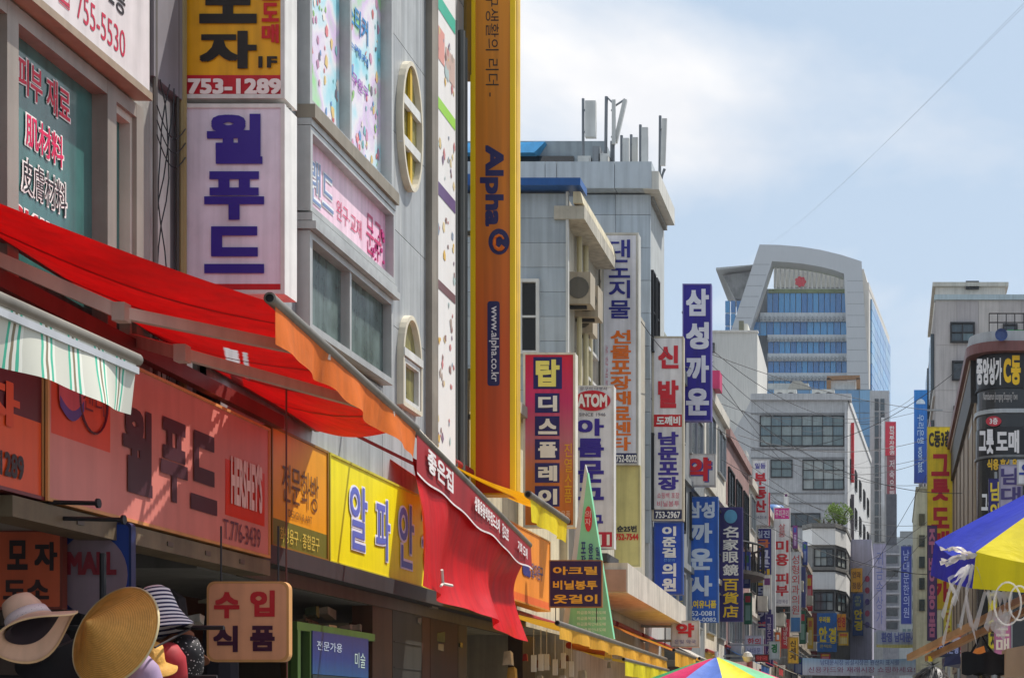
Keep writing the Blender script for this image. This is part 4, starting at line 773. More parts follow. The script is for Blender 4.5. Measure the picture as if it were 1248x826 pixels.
t = blade('blade_sign', 'navy optician sign with a blue globe, white then yellow characters', 876,905,618,757,48, [(877,619,904,756,(40,30,110))], [('名家眼鏡',881,641,900,701,WH,'v',.02),('百貨店',881,705,900,752,(236,196,40),'v',.02)], side=(70,60,130))
c = W(890.5,629,47.97); MB().prism([c+Vector((.19*math.cos(2*PI*j/20),0,.2*math.sin(2*PI*j/20))) for j in range(20)],(0,.02,0)).build('globe', M((90,160,200),.4), t)
blade('blade_sign', 'small white pharmacy sign at the bottom under the grey canopy', 818,852,756,788,33, [(819,757,851,787,(210,206,206))], [('약',824,759,846,776,(200,26,40),'h',.05),('은빛 약국',822,779,848,784,(90,90,150),'h',.0)], side=(180,176,170), wall=-5)
blade('blade_sign', 'white estate agent sign with blue top word and red letters', 917,936,560,640,61, [(918,561,935,639,(228,228,230))], [('일등',920,564,933,571,(70,60,160),'h',.02),('부동산',919,576,934,624,RD,'v',.05),('754-0114',919,628,934,632,(90,90,120),'h',.0)], side=(200,198,196))
blade('blade_sign', 'navy sign with white and yellow letters below the estate agent sign', 920,945,643,766,62, [(921,644,940,765,(42,40,130)),(940,644,945,765,(226,226,226))],
  [('일진',922,646,938,655,(190,200,230),'h',.02),('금',922,657,938,667,(206,110,60),'h',.04),('그릇',922,670,938,691,(200,200,226),'v',.04),('이불',922,693,938,713,(236,190,40),'v',.04),('도매상가',922,715,938,754,(196,200,230),'v',.04),('2층',924,757,936,763,(214,70,80),'h',.04)], side=(226,226,226))
blade('blade_sign', 'white beauty salon sign with red letters and a pink top', 943,963,618,738,68, [(944,619,962,737,(232,228,228)),(944,619,962,632,(214,40,140))], [('두피관리',945,621,961,630,WH,'h',.0),('살롱',949,638,957,654,RD,'v',.0),('미용',945,658,961,689,RD,'v',.03),('피부',945,698,961,726,RD,'v',.03),('교정·왁싱',946,730,960,735,(110,80,130),'h',.0)], side=(214,206,206))
RB = (70,90,170)
blade('blade_sign', 'narrow white sign with a mixed red and blue letter column', 963,976,672,770,74, [(964,673,975,769,(214,214,216)),(964,752,975,769,(60,130,196))], [('성형외과의원',965,676,974,748,RD,'v',.0)], side=(206,206,206))
blade('blade_sign', 'pinkish narrow sign behind the beauty salon sign', 976,982,690,740,90, [(976.5,691,981.5,739,(70,80,150))], [], side=(120,110,150))
blade('blade_sign', 'small navy sign below the navy and yellow letter sign', 933,942,748,812,60, [(934,749,941,811,(50,46,120))], [('그릇도매상가',935,752,940,808,(200,200,220),'v',.0)], side=(80,70,130))
blade('blade_sign', 'red narrow vertical sign with white letters near the street end', 952,962,754,790,72, [(953,755,961,789,(206,40,60))], [('남대문약국',954.5,758,959.5,786,WH,'v',.0)], side=(190,80,80))
blade('blade_sign', 'yellow small vertical sign right of the red narrow sign', 960,973,776,808,72, [(961,777,972,807,(232,180,40))], [('신세계',963,780,970,804,(60,40,20),'v',.02)], side=(190,150,60))
blade('blade_sign', 'white sign with red heading left of the traffic of signs at the bottom', 908,930,774,800,52, [(909,775,929,799,(214,206,210))], [('한의',911,777,927,786,(200,50,60),'h',.02),('남대문',911,789,927,796,(110,100,140),'h',.0)], side=(190,186,190))
t = blade('blade_sign', 'green and white round sign over a red lamp at the bottom', 937,950,781,803,50, [(938,782,949,802,(206,210,206))], [('경',940,784,947,795,(20,120,60),'h',.06)], side=(170,176,170))
tag(MB().lathe([(.0,.16),(.1,.12),(.16,0),(.1,-.12),(0,-.16)], W(911,800,47), 12).build('globe_lamp', M((220,216,210),.3), loc=W(911,800,47)), 'white globe lamp on a stalk above the coloured parasol', 'lamp')
blade('blade_sign', 'red illuminated word sign at the bottom left of the green sign', 920,937,797,806,49, [(921,798,936,805,(170,20,30))], [('약국',922,799,935,804,(236,90,90),'h',.02)], side=(60,30,30))

# ------------------------------------------------------------------ rest of the left row
def row_house(label, y0, y1, zt, col, X=-5.0, floors=3, win=True, glass=None, parapet=.3, front=0, ac=0, trim=None, gf=3.2, name='row_building'):
    t = thing(name, label, 'building', (X-4,(y0+y1)/2,0)); m = M(col,.75,var=.22,streak=.28,bump=.1)
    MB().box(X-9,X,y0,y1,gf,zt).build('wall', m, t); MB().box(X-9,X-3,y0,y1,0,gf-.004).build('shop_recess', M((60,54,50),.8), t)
    MB().box(X-9,X+.12,y0-.03,y1-.04,zt,zt+parapet).build('parapet', trim or m, t)
    fh = (zt-gf)/floors; n = max(1, int((y1-y0)/2.6))
    for f in range(floors):
        if f: MB().box(X,X+.08,y0,y1-.01,gf+f*fh-.1,gf+f*fh+.05).build('floor_band', trim or m, t)
        for i in range(n if win else 0):
            a0 = y0+(i+.15)*(y1-y0)/n; window(t, Vector((X,a0,gf+f*fh+.75)), Y_, Z_, X_, .7*(y1-y0)/n, fh*.55, 2, 1, DARKM if f%2 else ALU, glass or GLASS, .05, .06)
        for i in range(front):
            a0 = X-1.6-1.7*i; window(t, Vector((a0,y0,gf+f*fh+.75)), X_, Z_, -Y_, 1.1, fh*.5, 2, 1, ALU, GLASS, .05, .06)
    for i in range(ac):
        yy = random.uniform(y0+.3,y1-1); zz = gf+random.choice(range(floors))*fh+.2
        u = MB().box(X+.06,X+.42,yy,yy+.8,zz,zz+.55).build('air_conditioner', M((196,192,182),.6,var=.25), t); MB().tube([(X+.425,yy+.4,zz+.28),(X+.432,yy+.4,zz+.28)], .2, 12).build('fan_grille', M((110,110,106),.6), u)
    return t
D1 = row_house('grey building behind the deep purple sign', 36.6,44.0,9.6,(140,144,146))
MB().prism([(-5.0,36.6,9.95),(-5.6,36.6,11.2),(-9,36.6,11.2),(-9,36.6,9.95)],(0,7,0)).build('roof', M((120,124,112),.7), D1)
D2 = row_house('white building with exposed pipes right of the pharmacy sign', 44.2,49.9,10.4,(222,216,204),front=1,trim=M((214,208,196),.7))
MB().box(-5.2,-4.7,45.2,45.9,10.7,11.2).build('water_tank', M((206,60,110),.5), D2)
D3 = row_house('pinkish stone building with a curved balcony', 50.1,58.0,10.2,(164,130,126),floors=2,ac=1,front=1)
MB().prism([(-5.0+.9*math.sin(PI*j/12),51+5*j/12,6.2) for j in range(13)],(0,0,.12)).build('balcony_slab', M((90,84,80),.7), D3)
for j in range(13): MB().tube([(-5.0+.88*math.sin(PI*j/12),51+5*j/12,6.3),(-5.0+.88*math.sin(PI*j/12),51+5*j/12,7.2)], .03, 5).build('rail_post', DARKM, D3)
MB().tube([(-5.0+.88*math.sin(PI*j/12),51+5*j/12,7.2) for j in range(13)], .04, 5).build('handrail', DARKM, D3)
D4 = row_house('cream building with a flat roof behind the navy and yellow sign', 58.2,80.0,9.9,(204,196,184),floors=3,ac=4,front=1)
D5 = row_house('brownish building with many small windows at the end of the left row', 80.2,103,10.6,(176,164,150),floors=3,ac=5,front=1)
for k in range(10):
    yy = 38+k*6.2+random.uniform(-1,1); zz = random.uniform(3.3,4.2); L = random.uniform(2.0,3.4); col = [(214,206,196),(226,190,60),(60,110,180),(200,60,60),(226,226,220)][k%5]
    awning(['cream','yellow','blue','red','white'][k%5]+' small shop awning, %s one beyond the grey canopy along the left row' % ('first','second','third','fourth','fifth','sixth','seventh','eighth','ninth','tenth')[k], (-5,yy,zz), (-3.9,yy,zz-.5), (-3.9,yy+L,zz-.5), (-5,yy+L,zz), M(col,.6,kind='cloth'), True, M(col,.6,kind='cloth'), .25, .03)

# ------------------------------------------------------------------ lower left: canopy, awnings, hanging boards
cn = thing('canopy', 'pale grey concrete canopy jutting out above the orange awnings', 'canopy', (-4.6,30,4))
p0, p1 = W(765,690,26.25), W(836,745,33.7)
MB().hexa([(-5,26.25,p0.z-.42),(p0.x,26.25,p0.z-.42),(p1.x,33.7,p1.z-.3),(-5,33.7,p1.z-.3),(-5,26.25,p0.z+.06),(p0.x,26.25,p0.z+.06),(p1.x,33.7,p1.z+.1),(-5,33.7,p1.z+.1)]).build('slab', M((206,198,186),.6,var=.2,streak=.25), cn)
MB().box(-5,p0.x-.02,26.2,26.245,p0.z-.40,p0.z-.05).build('end_panel', M((170,136,120),.6,var=.3), cn); MB().box(-5,p0.x-.3,26.1,27.2,p0.z+.065,p0.z+.2).build('roof_box', M((60,60,64),.6), cn)
tr = thing('board_sign', 'green triangular board with a red badge and lines of small print', 'sign', W(716,775,21.8))
A_, B_, C_ = W(716,575,21.8), W(748,778,21.8), W(688,778,21.8)
MB().prism([A_,B_,C_],(0,.12,0)).build('board', M((136,210,166),.5,var=.1), tr); MB().prism([A_+Vector((-.03,-.004,.10)),A_+Vector((.0,-.004,-.02)),C_+Vector((.03,-.004,0)),C_+Vector((-.05,-.004,0))],(0,.1,0)).build('edge_strip', M((196,200,196),.4), tr)
c = W(717,632,21.79); MB().prism([c+Vector((.05*math.cos(2*PI*j/20),0,.17*math.sin(2*PI*j/20))) for j in range(20)],(0,.004,0)).build('badge', M((206,50,60),.4), tr)
lettering(tr, [('의자',713,622,720,640,(226,200,196),'v',.0),('포장',708,660,714,690,(40,60,120),'v',.02),('용품',717,662,723,688,(40,60,120),'v',.02),('일절',726,666,731,690,(40,60,120),'v',.02)]+[('취급품목안내도매',703,744+i*7,738,748+i*7,(236,244,236),'h',.0) for i in range(4)], -Y_, lambda x, y: W(x,y,21.785))
hang_sign('board_sign', 'navy board with three rows of gold letters', 669,734,682,740,21.2,(40,22,84),
  [('아크릴',674,690,728,700,(216,170,60),'h',.03),('비닐봉투',674,707,728,718,(216,170,60),'h',.03),('옷걸이',674,724,728,735,(216,170,60),'h',.03)], rim=(150,110,70), rr_=.012)
CAN = M((236,176,48),.6,kind='cloth',var=.2,name='amber_canvas'); CAN2 = M((232,140,60),.6,kind='cloth',var=.2,name='orange_canvas')
awning('long amber awning low over the goods right of the red cloth', (-5,17.8,3.0), (-3.6,17.8,2.64), (-3.6,26.3,2.56), (-5,26.3,2.95), CAN, True, CAN, .15, .03, wave=.004)
awning('short fringed yellow awning below the grey canopy', (-4.6,23.3,2.62), (-3.55,21.9,2.40), (-3.55,26.2,2.38), (-4.6,26.2,2.62), YELC, True, YELC, .2, .025, wave=.006)
for k in range(4):
    awning(('first','second','third','fourth')[k]+' of the overlapping orange striped awnings below the grey canopy', (-5,26.6+3.1*k,3.35-.05*k), (-3.5+.05*k,26.6+3.1*k,2.72-.02*k), (-3.5+.05*k,29.4+3.1*k,2.70-.02*k), (-5,29.4+3.1*k,3.3-.05*k), (CAN2,CAN)[k%2], True, (CAN,CAN2)[k%2], .24, .03, wave=.004)
rg = random.Random(21)
for k in range(30):
    yy = rg.uniform(20,26); x_ = rg.uniform(-5.0,-3.9); zz = rg.uniform(1.3,2.45) if yy < 26 else rg.uniform(2.8,3.7); sz = rg.uniform(.06,.16); col = rg.choice([(200,190,170),(210,170,90),(120,80,60),(196,196,196),(90,90,100),(226,220,210),(180,60,60),(70,90,120)])
    mb = MB(); mb.hexa([Vector((x_,yy,zz))+Vector(v)*sz for v in ((0,0,0),(.8,0,.1),(.8,.9,0),(0,.9,.1),(.1,.1,1.2),(.7,0,1.3),(.75,.8,1.1),(0,.8,1.25))])
    tag(mb.build('goods_bundle', M(col,.4,var=.3,scale=8), loc=(x_,yy,zz)), 'wrapped goods stacked in the stalls under the amber awnings', 'goods', 'goods under the amber awnings')
for k in range(6): p = W(650+9*k+rg.uniform(-3,3),808+rg.uniform(-4,8),19.5+k*.4); mb = MB(); mb.box(p.x-.03,p.x+.03,p.y,p.y+.02,p.z-.1,p.z+.1); mb.tube([p+Vector((0,.01,.1)),p+Vector((0,.01,.4))], .004, 4); tag(mb.build('price_tag', M((232,232,228),.5), loc=p), 'white price tag hanging under the long amber awning', 'price tag', 'price tags under the amber awning')
# ------------------------------------------------------------------ street end: white balcony building
YE = 105.0; WB = M((240,240,238),.6,var=.06,streak=.1,name='white_enamel_panel'); GB = M((128,126,122),.7,name='grey_band')
e1 = thing('corner_building', 'white and grey building with rounded balconies at the street end', 'building', (HX(1000,YE),YE+4,0))
OUT = [(HX(978,YE),YE+1.2),(HX(990,YE),YE),(HX(1018,YE),YE),(HX(1030,YE+1),YE+2.2),(HX(1035,YE+6),YE+9)]
def shell(t, ya, yb, mat, nm, grow=0.0):
    z0, z1 = HZ(yb,YE), HZ(ya,YE); mb = MB(); pts = [Vector((x+grow*(i-1.5)*.12,y-grow,z0)) for i, (x,y) in enumerate(OUT)]+[Vector((OUT[-1][0],YE+12,z0)),Vector((OUT[0][0],YE+12,z0))]
    mb.prism(pts,(0,0,z1-z0)); return mb.build(nm, mat, t)
shell(e1,640,900,M((130,130,128),.7),'core')
for i, (ya, yb) in enumerate(((644,664),(697,718))): shell(e1,ya,yb,WB,'balcony_panel',.25)
for ya, yb in ((638,643),(691,695),(745,749)): shell(e1,ya,yb,GB,'floor_slab',.4)
for ya, yb in ((668,690),(721,744)):
    h = HZ(ya,YE)-HZ(yb,YE); w0 = OUT[2][0]-OUT[1][0]
    window(e1, Vector((OUT[1][0]+.1,YE-.02,HZ(yb,YE))), X_, Z_, -Y_, w0-.2, h, 3, 2, DARKM, [GLASS2,BLIND,GLASS3], .07, .1)
    d = Vector((OUT[3][0]-OUT[2][0],OUT[3][1]-OUT[2][1],0)); n = d.cross(Z_).normalized()
    window(e1, Vector((OUT[2][0],OUT[2][1],HZ(yb,YE)))+d*.08+n*.02, d.normalized(), Z_, n, d.length*.84, h, 2, 2, DARKM, [GLASS2,BLIND], .07, .1)
sg_ = thing('optician_sign', 'blue optician sign with yellow letters under the white balconies', 'sign', W(985,790,YE-.5))
MB().box(HX(996,YE-.6),HX(1020,YE-.6),YE-.9,YE-.5,HZ(794,YE-.6),HZ(747,YE-.6)).build('panel', M((20,110,196),.4), sg_); MB().box(HX(1020.3,YE-.6),HX(1031,YE-.6),YE-.85,YE-.5,HZ(768,YE-.6),HZ(748,YE-.6)).build('panel', M((240,160,20),.4), sg_)
MB().box(HX(982,YE-.6),HX(995.7,YE-.6),YE-.88,YE-.5,HZ(800,YE-.6),HZ(747,YE-.6)).build('panel', M((110,20,40),.5), sg_)
lettering(sg_, [('우리들',998,751,1012,758,(240,220,60),'h',.05),('안',998,763,1008,782,(244,220,40),'h',.05),('경',1010,764,1019,784,(244,220,40),'h',.05),('안경',1021,751,1030,764,(206,40,20),'h',.03),('콘택트',999,785,1014,789,(240,220,60),'h',.0)], -Y_, lambda x, y: W(x,y,YE-.92))
# roof shrub
def shrub(label, c, rx, rz, n, col, cat='shrub', seed=0, name='roof_shrub', trunk=True):
    t = thing(name, label, cat, (c.x,c.y,c.z-rz)); r = random.Random(seed); mb = MB()
    for k in range(n):
        while True:
            p = Vector((r.uniform(-1,1),r.uniform(-1,1),r.uniform(-1,1)))
            if p.length < 1 and r.random() < .55+.45*math.sin(5*p.x+3*p.z+seed): break
        q = c+Vector((p.x*rx,p.y*rx,p.z*rz)); s = r.uniform(.12,.28)*rz*.45; a_ = Vector((r.gauss(0,1),r.gauss(0,1),r.gauss(0,1))).normalized()*s; b_ = a_.cross(Vector((r.gauss(0,1),r.gauss(0,1),r.gauss(0,1)))).normalized()*s*.55
        mb.poly([q-a_,q+b_,q+a_,q-b_])
    mb.build('foliage', M(col,.6,var=.4,scale=1.5,kind='cloth'), t)
    for k in range(3 if trunk else 0): MB().tube([c+Vector((.2*(k-1),0,-rz*1.05)),c+Vector((.4*(k-1),0,0)),c+Vector((.7*(k-1),0,rz*.5))],[.07,.05,.02],6).build('stem', M((90,70,50),.8), t)
    return t
shrub('leafy light green shrub on the roof of the white balcony building', W(1022,626,YE+2), .95, .75, 1500, (120,150,50), seed=2)
shrub('low dull green roof planting left of the leafy shrub', W(1004,634,YE+2), .55, .25, 400, (96,120,50), seed=5)
MB()
bl = thing('vertical_sign', 'blue vertical optician sign with yellow letters on the pale wall', 'sign', W(1045,770,112))
MB().box(HX(1039,112),HX(1052,112),112,112.4,HZ(774,112),HZ(723,112)).build('panel', M((24,72,140),.4), bl); lettering(bl, [('우리들',1042,726,1049,738,(200,210,120),'v',.0),('안경',1041,742,1051,768,(236,206,40),'v',.05)], -Y_, lambda x, y: W(x,y,111.98))
yl = thing('vertical_sign', 'small yellow sign above the blue vertical optician sign', 'sign', W(1045,722,112))
MB().box(HX(1037,112),HX(1051,112),112,112.4,HZ(721,112),HZ(692,112)).build('panel', M((238,170,24),.4), yl); lettering(yl, [('안과',1039,696,1049,704,(120,60,20),'h',.02),('정문',1039,709,1049,717,(120,60,20),'h',.02)], -Y_, lambda x, y: W(x,y,111.98))
pw = thing('pale_wall', 'lilac grey wall strip with faint round prints behind the optician signs', 'wall', W(1048,876,113))
MB().box(HX(1036,113),HX(1062,113),113,128,0,HZ(657,113)).build('wall', M((190,186,206),.6,var=.12), pw)
for k, col in enumerate(((206,70,110),(190,60,90),(110,90,160),(206,90,120),(120,110,170))): c = W(1057,705+14*k,112.97); MB().prism([c+Vector((.17*math.cos(2*PI*j/14),0,.22*math.sin(2*PI*j/14))) for j in range(14)],(0,.02,0)).build('printed_dot', M(col,.5), pw)

# ------------------------------------------------------------------ grey office block with slanting side
YG = 130.0; CONC = M((190,190,190),.8,var=.14,streak=.2,bump=.1,name='pale_concrete')
g1 = thing('office_block', 'grey concrete office block with wide window bands behind the shrub', 'building', (HX(980,YG),YG+10,0))
xl, xr, zt = HX(915,YG), HX(1033,YG), HZ(488,YG); sx, sy = HX(1061,162), 162.0
MB().prism([(xl,YG,0),(xr,YG,0),(sx,sy,0),(xl-6,sy,0)],(0,0,zt)).build('wall', CONC, g1)
def fwin(t, x0, x1, y0, y1, Y, cols, rows, glass, fm=DARKM, fw=.09): return window(t, Vector((HX(x0,Y),Y-.01,HZ(y1,Y))), X_, Z_, -Y_, HX(x1,Y)-HX(x0,Y), HZ(y0,Y)-HZ(y1,Y), cols, rows, fm, glass, fw, .12)
G4 = M((104,122,122),.15,0,var=.2,spec=.7); G5 = M((140,152,150),.2,0,var=.2,spec=.6)
fwin(g1,926,1029,506,544,YG,8,3,[G4,G5,GLASS2]); fwin(g1,939,966,560,582,YG,2,2,[G4,G5]); fwin(g1,978,1029,560,597,YG,4,3,[G4,G5,BLIND]); fwin(g1,940,1000,625,642,YG,4,1,[GLASS,G4])
for y in (503,547,557,600,612): MB().box(xl,xr,YG-.06,YG-.004,HZ(y+1.6,YG),HZ(y,YG)).build('ledge', M((140,140,140),.8), g1)
MB().box(xl,xr+.3,YG-.3,YG+1,zt,zt+.5).build('parapet', CONC, g1)
MB().box(HX(1029.5,YG),HX(1032,YG),YG-.25,YG-.07,0,zt-.2).build('downpipe', M((196,196,196),.5), g1)
dv = Vector((sx-xr,sy-YG,0)); nv = dv.cross(Z_).normalized(); du = dv.normalized()
for r_ in range(6):
    for k in range(5): window(g1, Vector((xr,YG,5+3.2*r_))+du*(2.5+5.8*k)+nv*.01, du, Z_, nv, 2.2, 1.6, 2, 1, DARKM, GLASS, .08, .1)
MB().obox(Vector((xr,YG,0)),du,Z_,nv,0,dv.length,zt,zt+.5,-.6,.1).build('parapet', M((206,206,204),.7), g1)
MB().obox(Vector((xr,YG,0)),du,Z_,nv,3.0,3.5,zt-6,zt-1.2,.05,.3).build('red_sign', M((206,30,44),.5), g1)
MB().obox(Vector((xr,YG,0)),du,Z_,nv,3.0,3.4,zt-17,zt-7,.05,.3).build('dark_sign', M((80,70,76),.5), g1)
# blue glass block and white box building
b1 = thing('glass_block', 'pale blue glass block behind the grey office block', 'building', (HX(1000,200),205,0)); Yb = 200.0
PB = [M(c,.15,0,var=.15,scale=.1,spec=.7) for c in ((100,150,190),(116,166,202),(92,140,180))]
MB().box(HX(925,Yb),HX(1063,Yb),Yb+.1,Yb+20,0,HZ(474,Yb)).build('core', M((120,140,154),.5), b1)
for i in range(9):
    for j in range(5):
        x0_, x1_ = 926+i*15.2, 926+(i+1)*15.2; bx('glass_panel', HX(x0_,Yb)+.04,HX(x1_,Yb)-.04,Yb,Yb+.09,HZ(475+14*(j+1),Yb)+.05,HZ(475+14*j,Yb)-.05, random.choice(PB), b1)
MB().box(HX(935,Yb),HX(985,Yb),Yb+1,Yb+6,HZ(473,Yb),HZ(465,Yb)).build('roof_plant', M((190,190,184),.6), b1)
MB().hexa([W(960,474,Yb),W(990,474,Yb),W(990,474,Yb)+Vector((0,5,0)),W(960,474,Yb)+Vector((0,5,0)),W(966,464,Yb),W(976,464,Yb),W(976,464,Yb)+Vector((0,5,0)),W(966,464,Yb)+Vector((0,5,0))]).build('roof_plant', M((176,172,160),.6), b1)
fr_ = MB()
for p, q in ((W(1010,474,Yb),W(1010,461,Yb)),(W(1046,474,Yb),W(1046,461,Yb)),(W(1008,461,Yb),W(1048,460,Yb))): fr_.bar(p,q,.5)
fr_.build('roof_gantry', M((150,110,70),.6), b1); MB().box(HX(1012,Yb),HX(1043,Yb),Yb+.5,Yb+4,HZ(474,Yb),HZ(463,Yb)).build('roof_room', M((206,210,210),.6), b1)
w1 = thing('box_building', 'windowless white concrete block left of the glass tower', 'building', (HX(895,150),155,0)); Yw = 150.0
MB().prism([(HX(862,Yw),Yw,0),(HX(923,Yw),Yw,0),(HX(935,166),166,0),(HX(862,Yw),166,0)],(0,0,HZ(405,Yw))).build('wall', M((196,194,188),.8,var=.1,streak=.14,scale=.3,name='plain_render'), w1)
MB().box(HX(862,Yw),HX(924,Yw),Yw-.2,Yw+.5,HZ(405,Yw),HZ(403,Yw)).build('coping', M((210,206,198),.7), w1)
MB().box(HX(898,Yw),HX(909,Yw),Yw+2,Yw+6,HZ(404,Yw),HZ(388,Yw)).build('stair_hut', M((214,212,200),.7), w1)
MB().box(HX(900.5,Yw+1.9),HX(906.5,Yw+1.9),Yw+1.85,Yw+1.99,HZ(402,Yw+1.9),HZ(391,Yw+1.9)).build('vent', M((110,110,90),.6), w1)
fwin(w1,866,871,418,430,Yw,1,1,GLASS); fwin(w1,866,872,464,480,Yw,1,1,GLASS)

# ------------------------------------------------------------------ tower with the tilted white frame
YT = 260.0; tw = thing('office_tower', 'tall office tower of blue glass in a tilted white frame', 'building', (HX(980,YT),275,0))
TF = M((184,186,188),.6,var=.06,streak=.05,scale=.05,name='tower_stone')
P = lambda x, y, d=0: Vector((HX(x,YT),YT+d,HZ(y,YT)))
topo = [(925.7,298),(950,298.5),(975,300.5),(1000,304.5),(1025,310.5),(1050,318.5)]; topi = [(941,318.4),(960,319.4),(980,321.5),(1000,325),(1016,329),(1028.6,333.5)]
mb = MB()
for (a0, a1), (b0, b1_) in zip(zip(topo, topo[1:]), zip(topi, topi[1:])): mb.prism([P(*a0),P(*a1),P(*b1_),P(*b0)],(0,4,0))
mb.build('frame_top', TF, tw)
MB().prism([P(925.7,298),P(941,318.4),P(913.6,403),P(900,445),P(880,445),P(891,403)],(0,4,0)).build('frame_leg', TF, tw)
MB().prism([P(1028.6,333.5),P(1050,318.5),P(1059,470),P(1059,560),P(1033,560),P(1031.6,403)],(0,4,0)).build('frame_leg', TF, tw)
for k in range(1,17):
    y = 300+k*14; xx0 = 1051+8*max(0,(y-318))/152; MB().box(HX(1032.5,YT),HX(min(1058.5,xx0),YT)-.1,YT-.02,YT-.001,HZ(y+.5,YT),HZ(y,YT)).build('joint', M((140,142,146),.7), tw) if y > 336 else None
for k in range(7):
    y = 322+k*13; f = (y-298)/105; x0_ = 925.7-34.7*f; MB().box(HX(x0_+1,YT),HX(x0_+15+5*(f>.2),YT),YT-.02,YT-.001,HZ(y+.5,YT),HZ(y,YT)).build('joint', M((140,142,146),.7), tw)
MB().box(HX(905,YT+7),HX(1048,YT+7),YT+7,YT+30,0,HZ(352,YT+7)).build('core', M((120,130,140),.6), tw)
def glassrow(y0, y1, x0, x1, n):
    for i in range(n):
        a0 = x0+(x1-x0)*i/n; b0 = x0+(x1-x0)*(i+1)/n; bx('glass_panel', HX(a0,YT)+.05,HX(b0,YT)-.05,YT+3.2,YT+3.4,HZ(y1,YT),HZ(y0,YT), random.choice(TG), tw)
TG = [M(c,.12,0,var=.2,scale=.05,spec=.8) for c in ((36,126,190),(30,112,178),(52,146,204))]
for y0_, y1_, x0_ in ((351,376,933),(386.5,403,916),(411,426,934),(435,450,934),(459,476,934),(484,500,934)):
    glassrow(y0_, y1_, x0_, 1032, 14)
for y0_, y1_, x0_ in ((376,386.5,925),(403,411,934),(426,435,934),(450,459,934),(476,484,934)):
    MB().box(HX(x0_,YT),HX(1032,YT),YT+2.6,YT+7,HZ(y1_,YT),HZ(y0_,YT)).build('spandrel', M((196,200,202),.6), tw)
    for i in range(20): bx('fin', HX(x0_+(1031-x0_)*i/20,YT),HX(x0_+(1031-x0_)*i/20,YT)+.25,YT+2.0,YT+2.55,HZ(y1_,YT)+.1,HZ((y0_+y1_)/2,YT), M((150,156,160),.6), tw)
MB().box(HX(935,YT),HX(1030,YT),YT+3,YT+7,HZ(351,YT),HZ(346,YT)).build('garden_ledge', M((120,134,90),.8,var=.4,scale=.8), tw)
MB().box(HX(943,YT+8),HX(1030,YT+8),YT+8,YT+9,HZ(350,YT+8),HZ(318,YT+8)).build('roof_screen', M((196,192,186),.7), tw)
for i in range(16): xx = 943+i*5.6; yt_ = 318.4+15*((xx-941)/88)**1.6; bx('louvre', HX(xx,YT),HX(xx+1.6,YT),YT+3,YT+3.6,HZ(346,YT),HZ(yt_+.8,YT), M((206,206,202),.5), tw)
mb = MB(); c = W(975.5,343,YT+2); mb.prism([c+Vector((.85*(1+.1*math.cos(7*2*PI*j/40))*math.cos(2*PI*j/40),0,.8*(1+.1*math.cos(7*2*PI*j/40))*math.sin(2*PI*j/40))) for j in range(40)],(0,.4,0)); mb.build('emblem', M((206,30,50),.5), tw)
mb = MB(); mb.hexa([P(871,325,2),P(918,319,2),P(918,319,22),P(871,325,22),P(871,322,2),P(918,318,2),P(918,318,22),P(871,322,22)]); mb.build('wing_roof', M((176,178,176),.6), tw)
MB().prism([P(878,327,4),P(917,322,4),P(905,356,4),P(893,356,4)],(0,14,0)).build('wing_truss', M((140,140,138),.7,var=.5,scale=.6), tw)
for i in range(3):
    for j in range(3): bx('glass_panel', HX(880+7*i,YT)+.1,HX(887+7*i,YT)-.1,YT+4,YT+5,HZ(358+16*(j+1),YT)+.1,HZ(358+16*j,YT)-.1, random.choice(TG), tw)
# right hand side of the tower, turned a little
qa, qb = P(1055,330,4), Vector((HX(1084,302),302,0)); ds = Vector((qb.x-qa.x,qb.y-qa.y,0)); us = ds.normalized(); ns = us.cross(Z_)
zA, zB = HZ(318.5,YT), HZ(318.5,YT)-3
MB().prism([(HX(1050,YT),YT+4,0),(HX(1058.5,YT),YT+4.01,0),(qb.x,qb.y,0),(qb.x-10,qb.y,0)],(0,0,HZ(336,YT))).build('side_core', M((206,200,190),.6,scale=.1,var=.06), tw)
MB().hexa([P(1040,345,4),P(1059,345,4),Vector((qb.x,qb.y,HZ(336,YT))),Vector((qb.x-9,qb.y,HZ(336,YT))),P(1040,322,4),P(1052,319,4),Vector((qb.x-1,qb.y,HZ(331,YT))),Vector((qb.x-9,qb.y,HZ(331,YT)))]).build('side_crown', M((210,202,190),.6,scale=.1,var=.06), tw)
nS = 7; O_ = P(1058.5,470,4.2); O_.z = 0; Ls = Vector((qb.x-O_.x,qb.y-O_.y,0)); u_ = Ls.normalized(); n_ = u_.cross(Z_)
for i in range(nS):
    for j in range(14):
        z1_ = HZ(352,YT)-j*1.75; mb = MB(); mb.obox(O_,u_,Z_,n_,2+i*(Ls.length-3)/nS+.1,2+(i+1)*(Ls.length-3)/nS-.1,z1_-1.65,z1_,.05,.3); mb.build('glass_panel', random.choice(TG+PB), tw)

# ------------------------------------------------------------------ narrow far buildings right of the office block
f1_ = thing('far_building', 'narrow grey building stepped behind the red vertical sign', 'building', (HX(1070,175),185,0)); Yf = 172.0
MB().box(HX(1060,Yf),HX(1084,Yf),Yf,Yf+25,0,HZ(476,Yf)).build('wall', M((172,174,176),.7,var=.15), f1_)
for j in range(12):
    for i in range(2): bx('window', HX(1066+7*i,Yf),HX(1071+7*i,Yf),Yf-.08,Yf-.005,HZ(494+16*j,Yf)-.55,HZ(486+16*j,Yf), random.choice([GLASS,GLASS3]), f1_)
rs_ = thing('vertical_sign', 'red vertical sign high on the narrow grey building', 'sign', W(1086,592,170)); MB().box(HX(1079,170),HX(1092,170),169.4,169.8,HZ(556,170),HZ(515,170)).build('panel', M((206,30,60),.45), rs_); MB().box(HX(1081,170),HX(1092,170),169.4,169.8,HZ(613,170),HZ(556.5,170)).build('panel', M((150,70,80),.5), rs_)
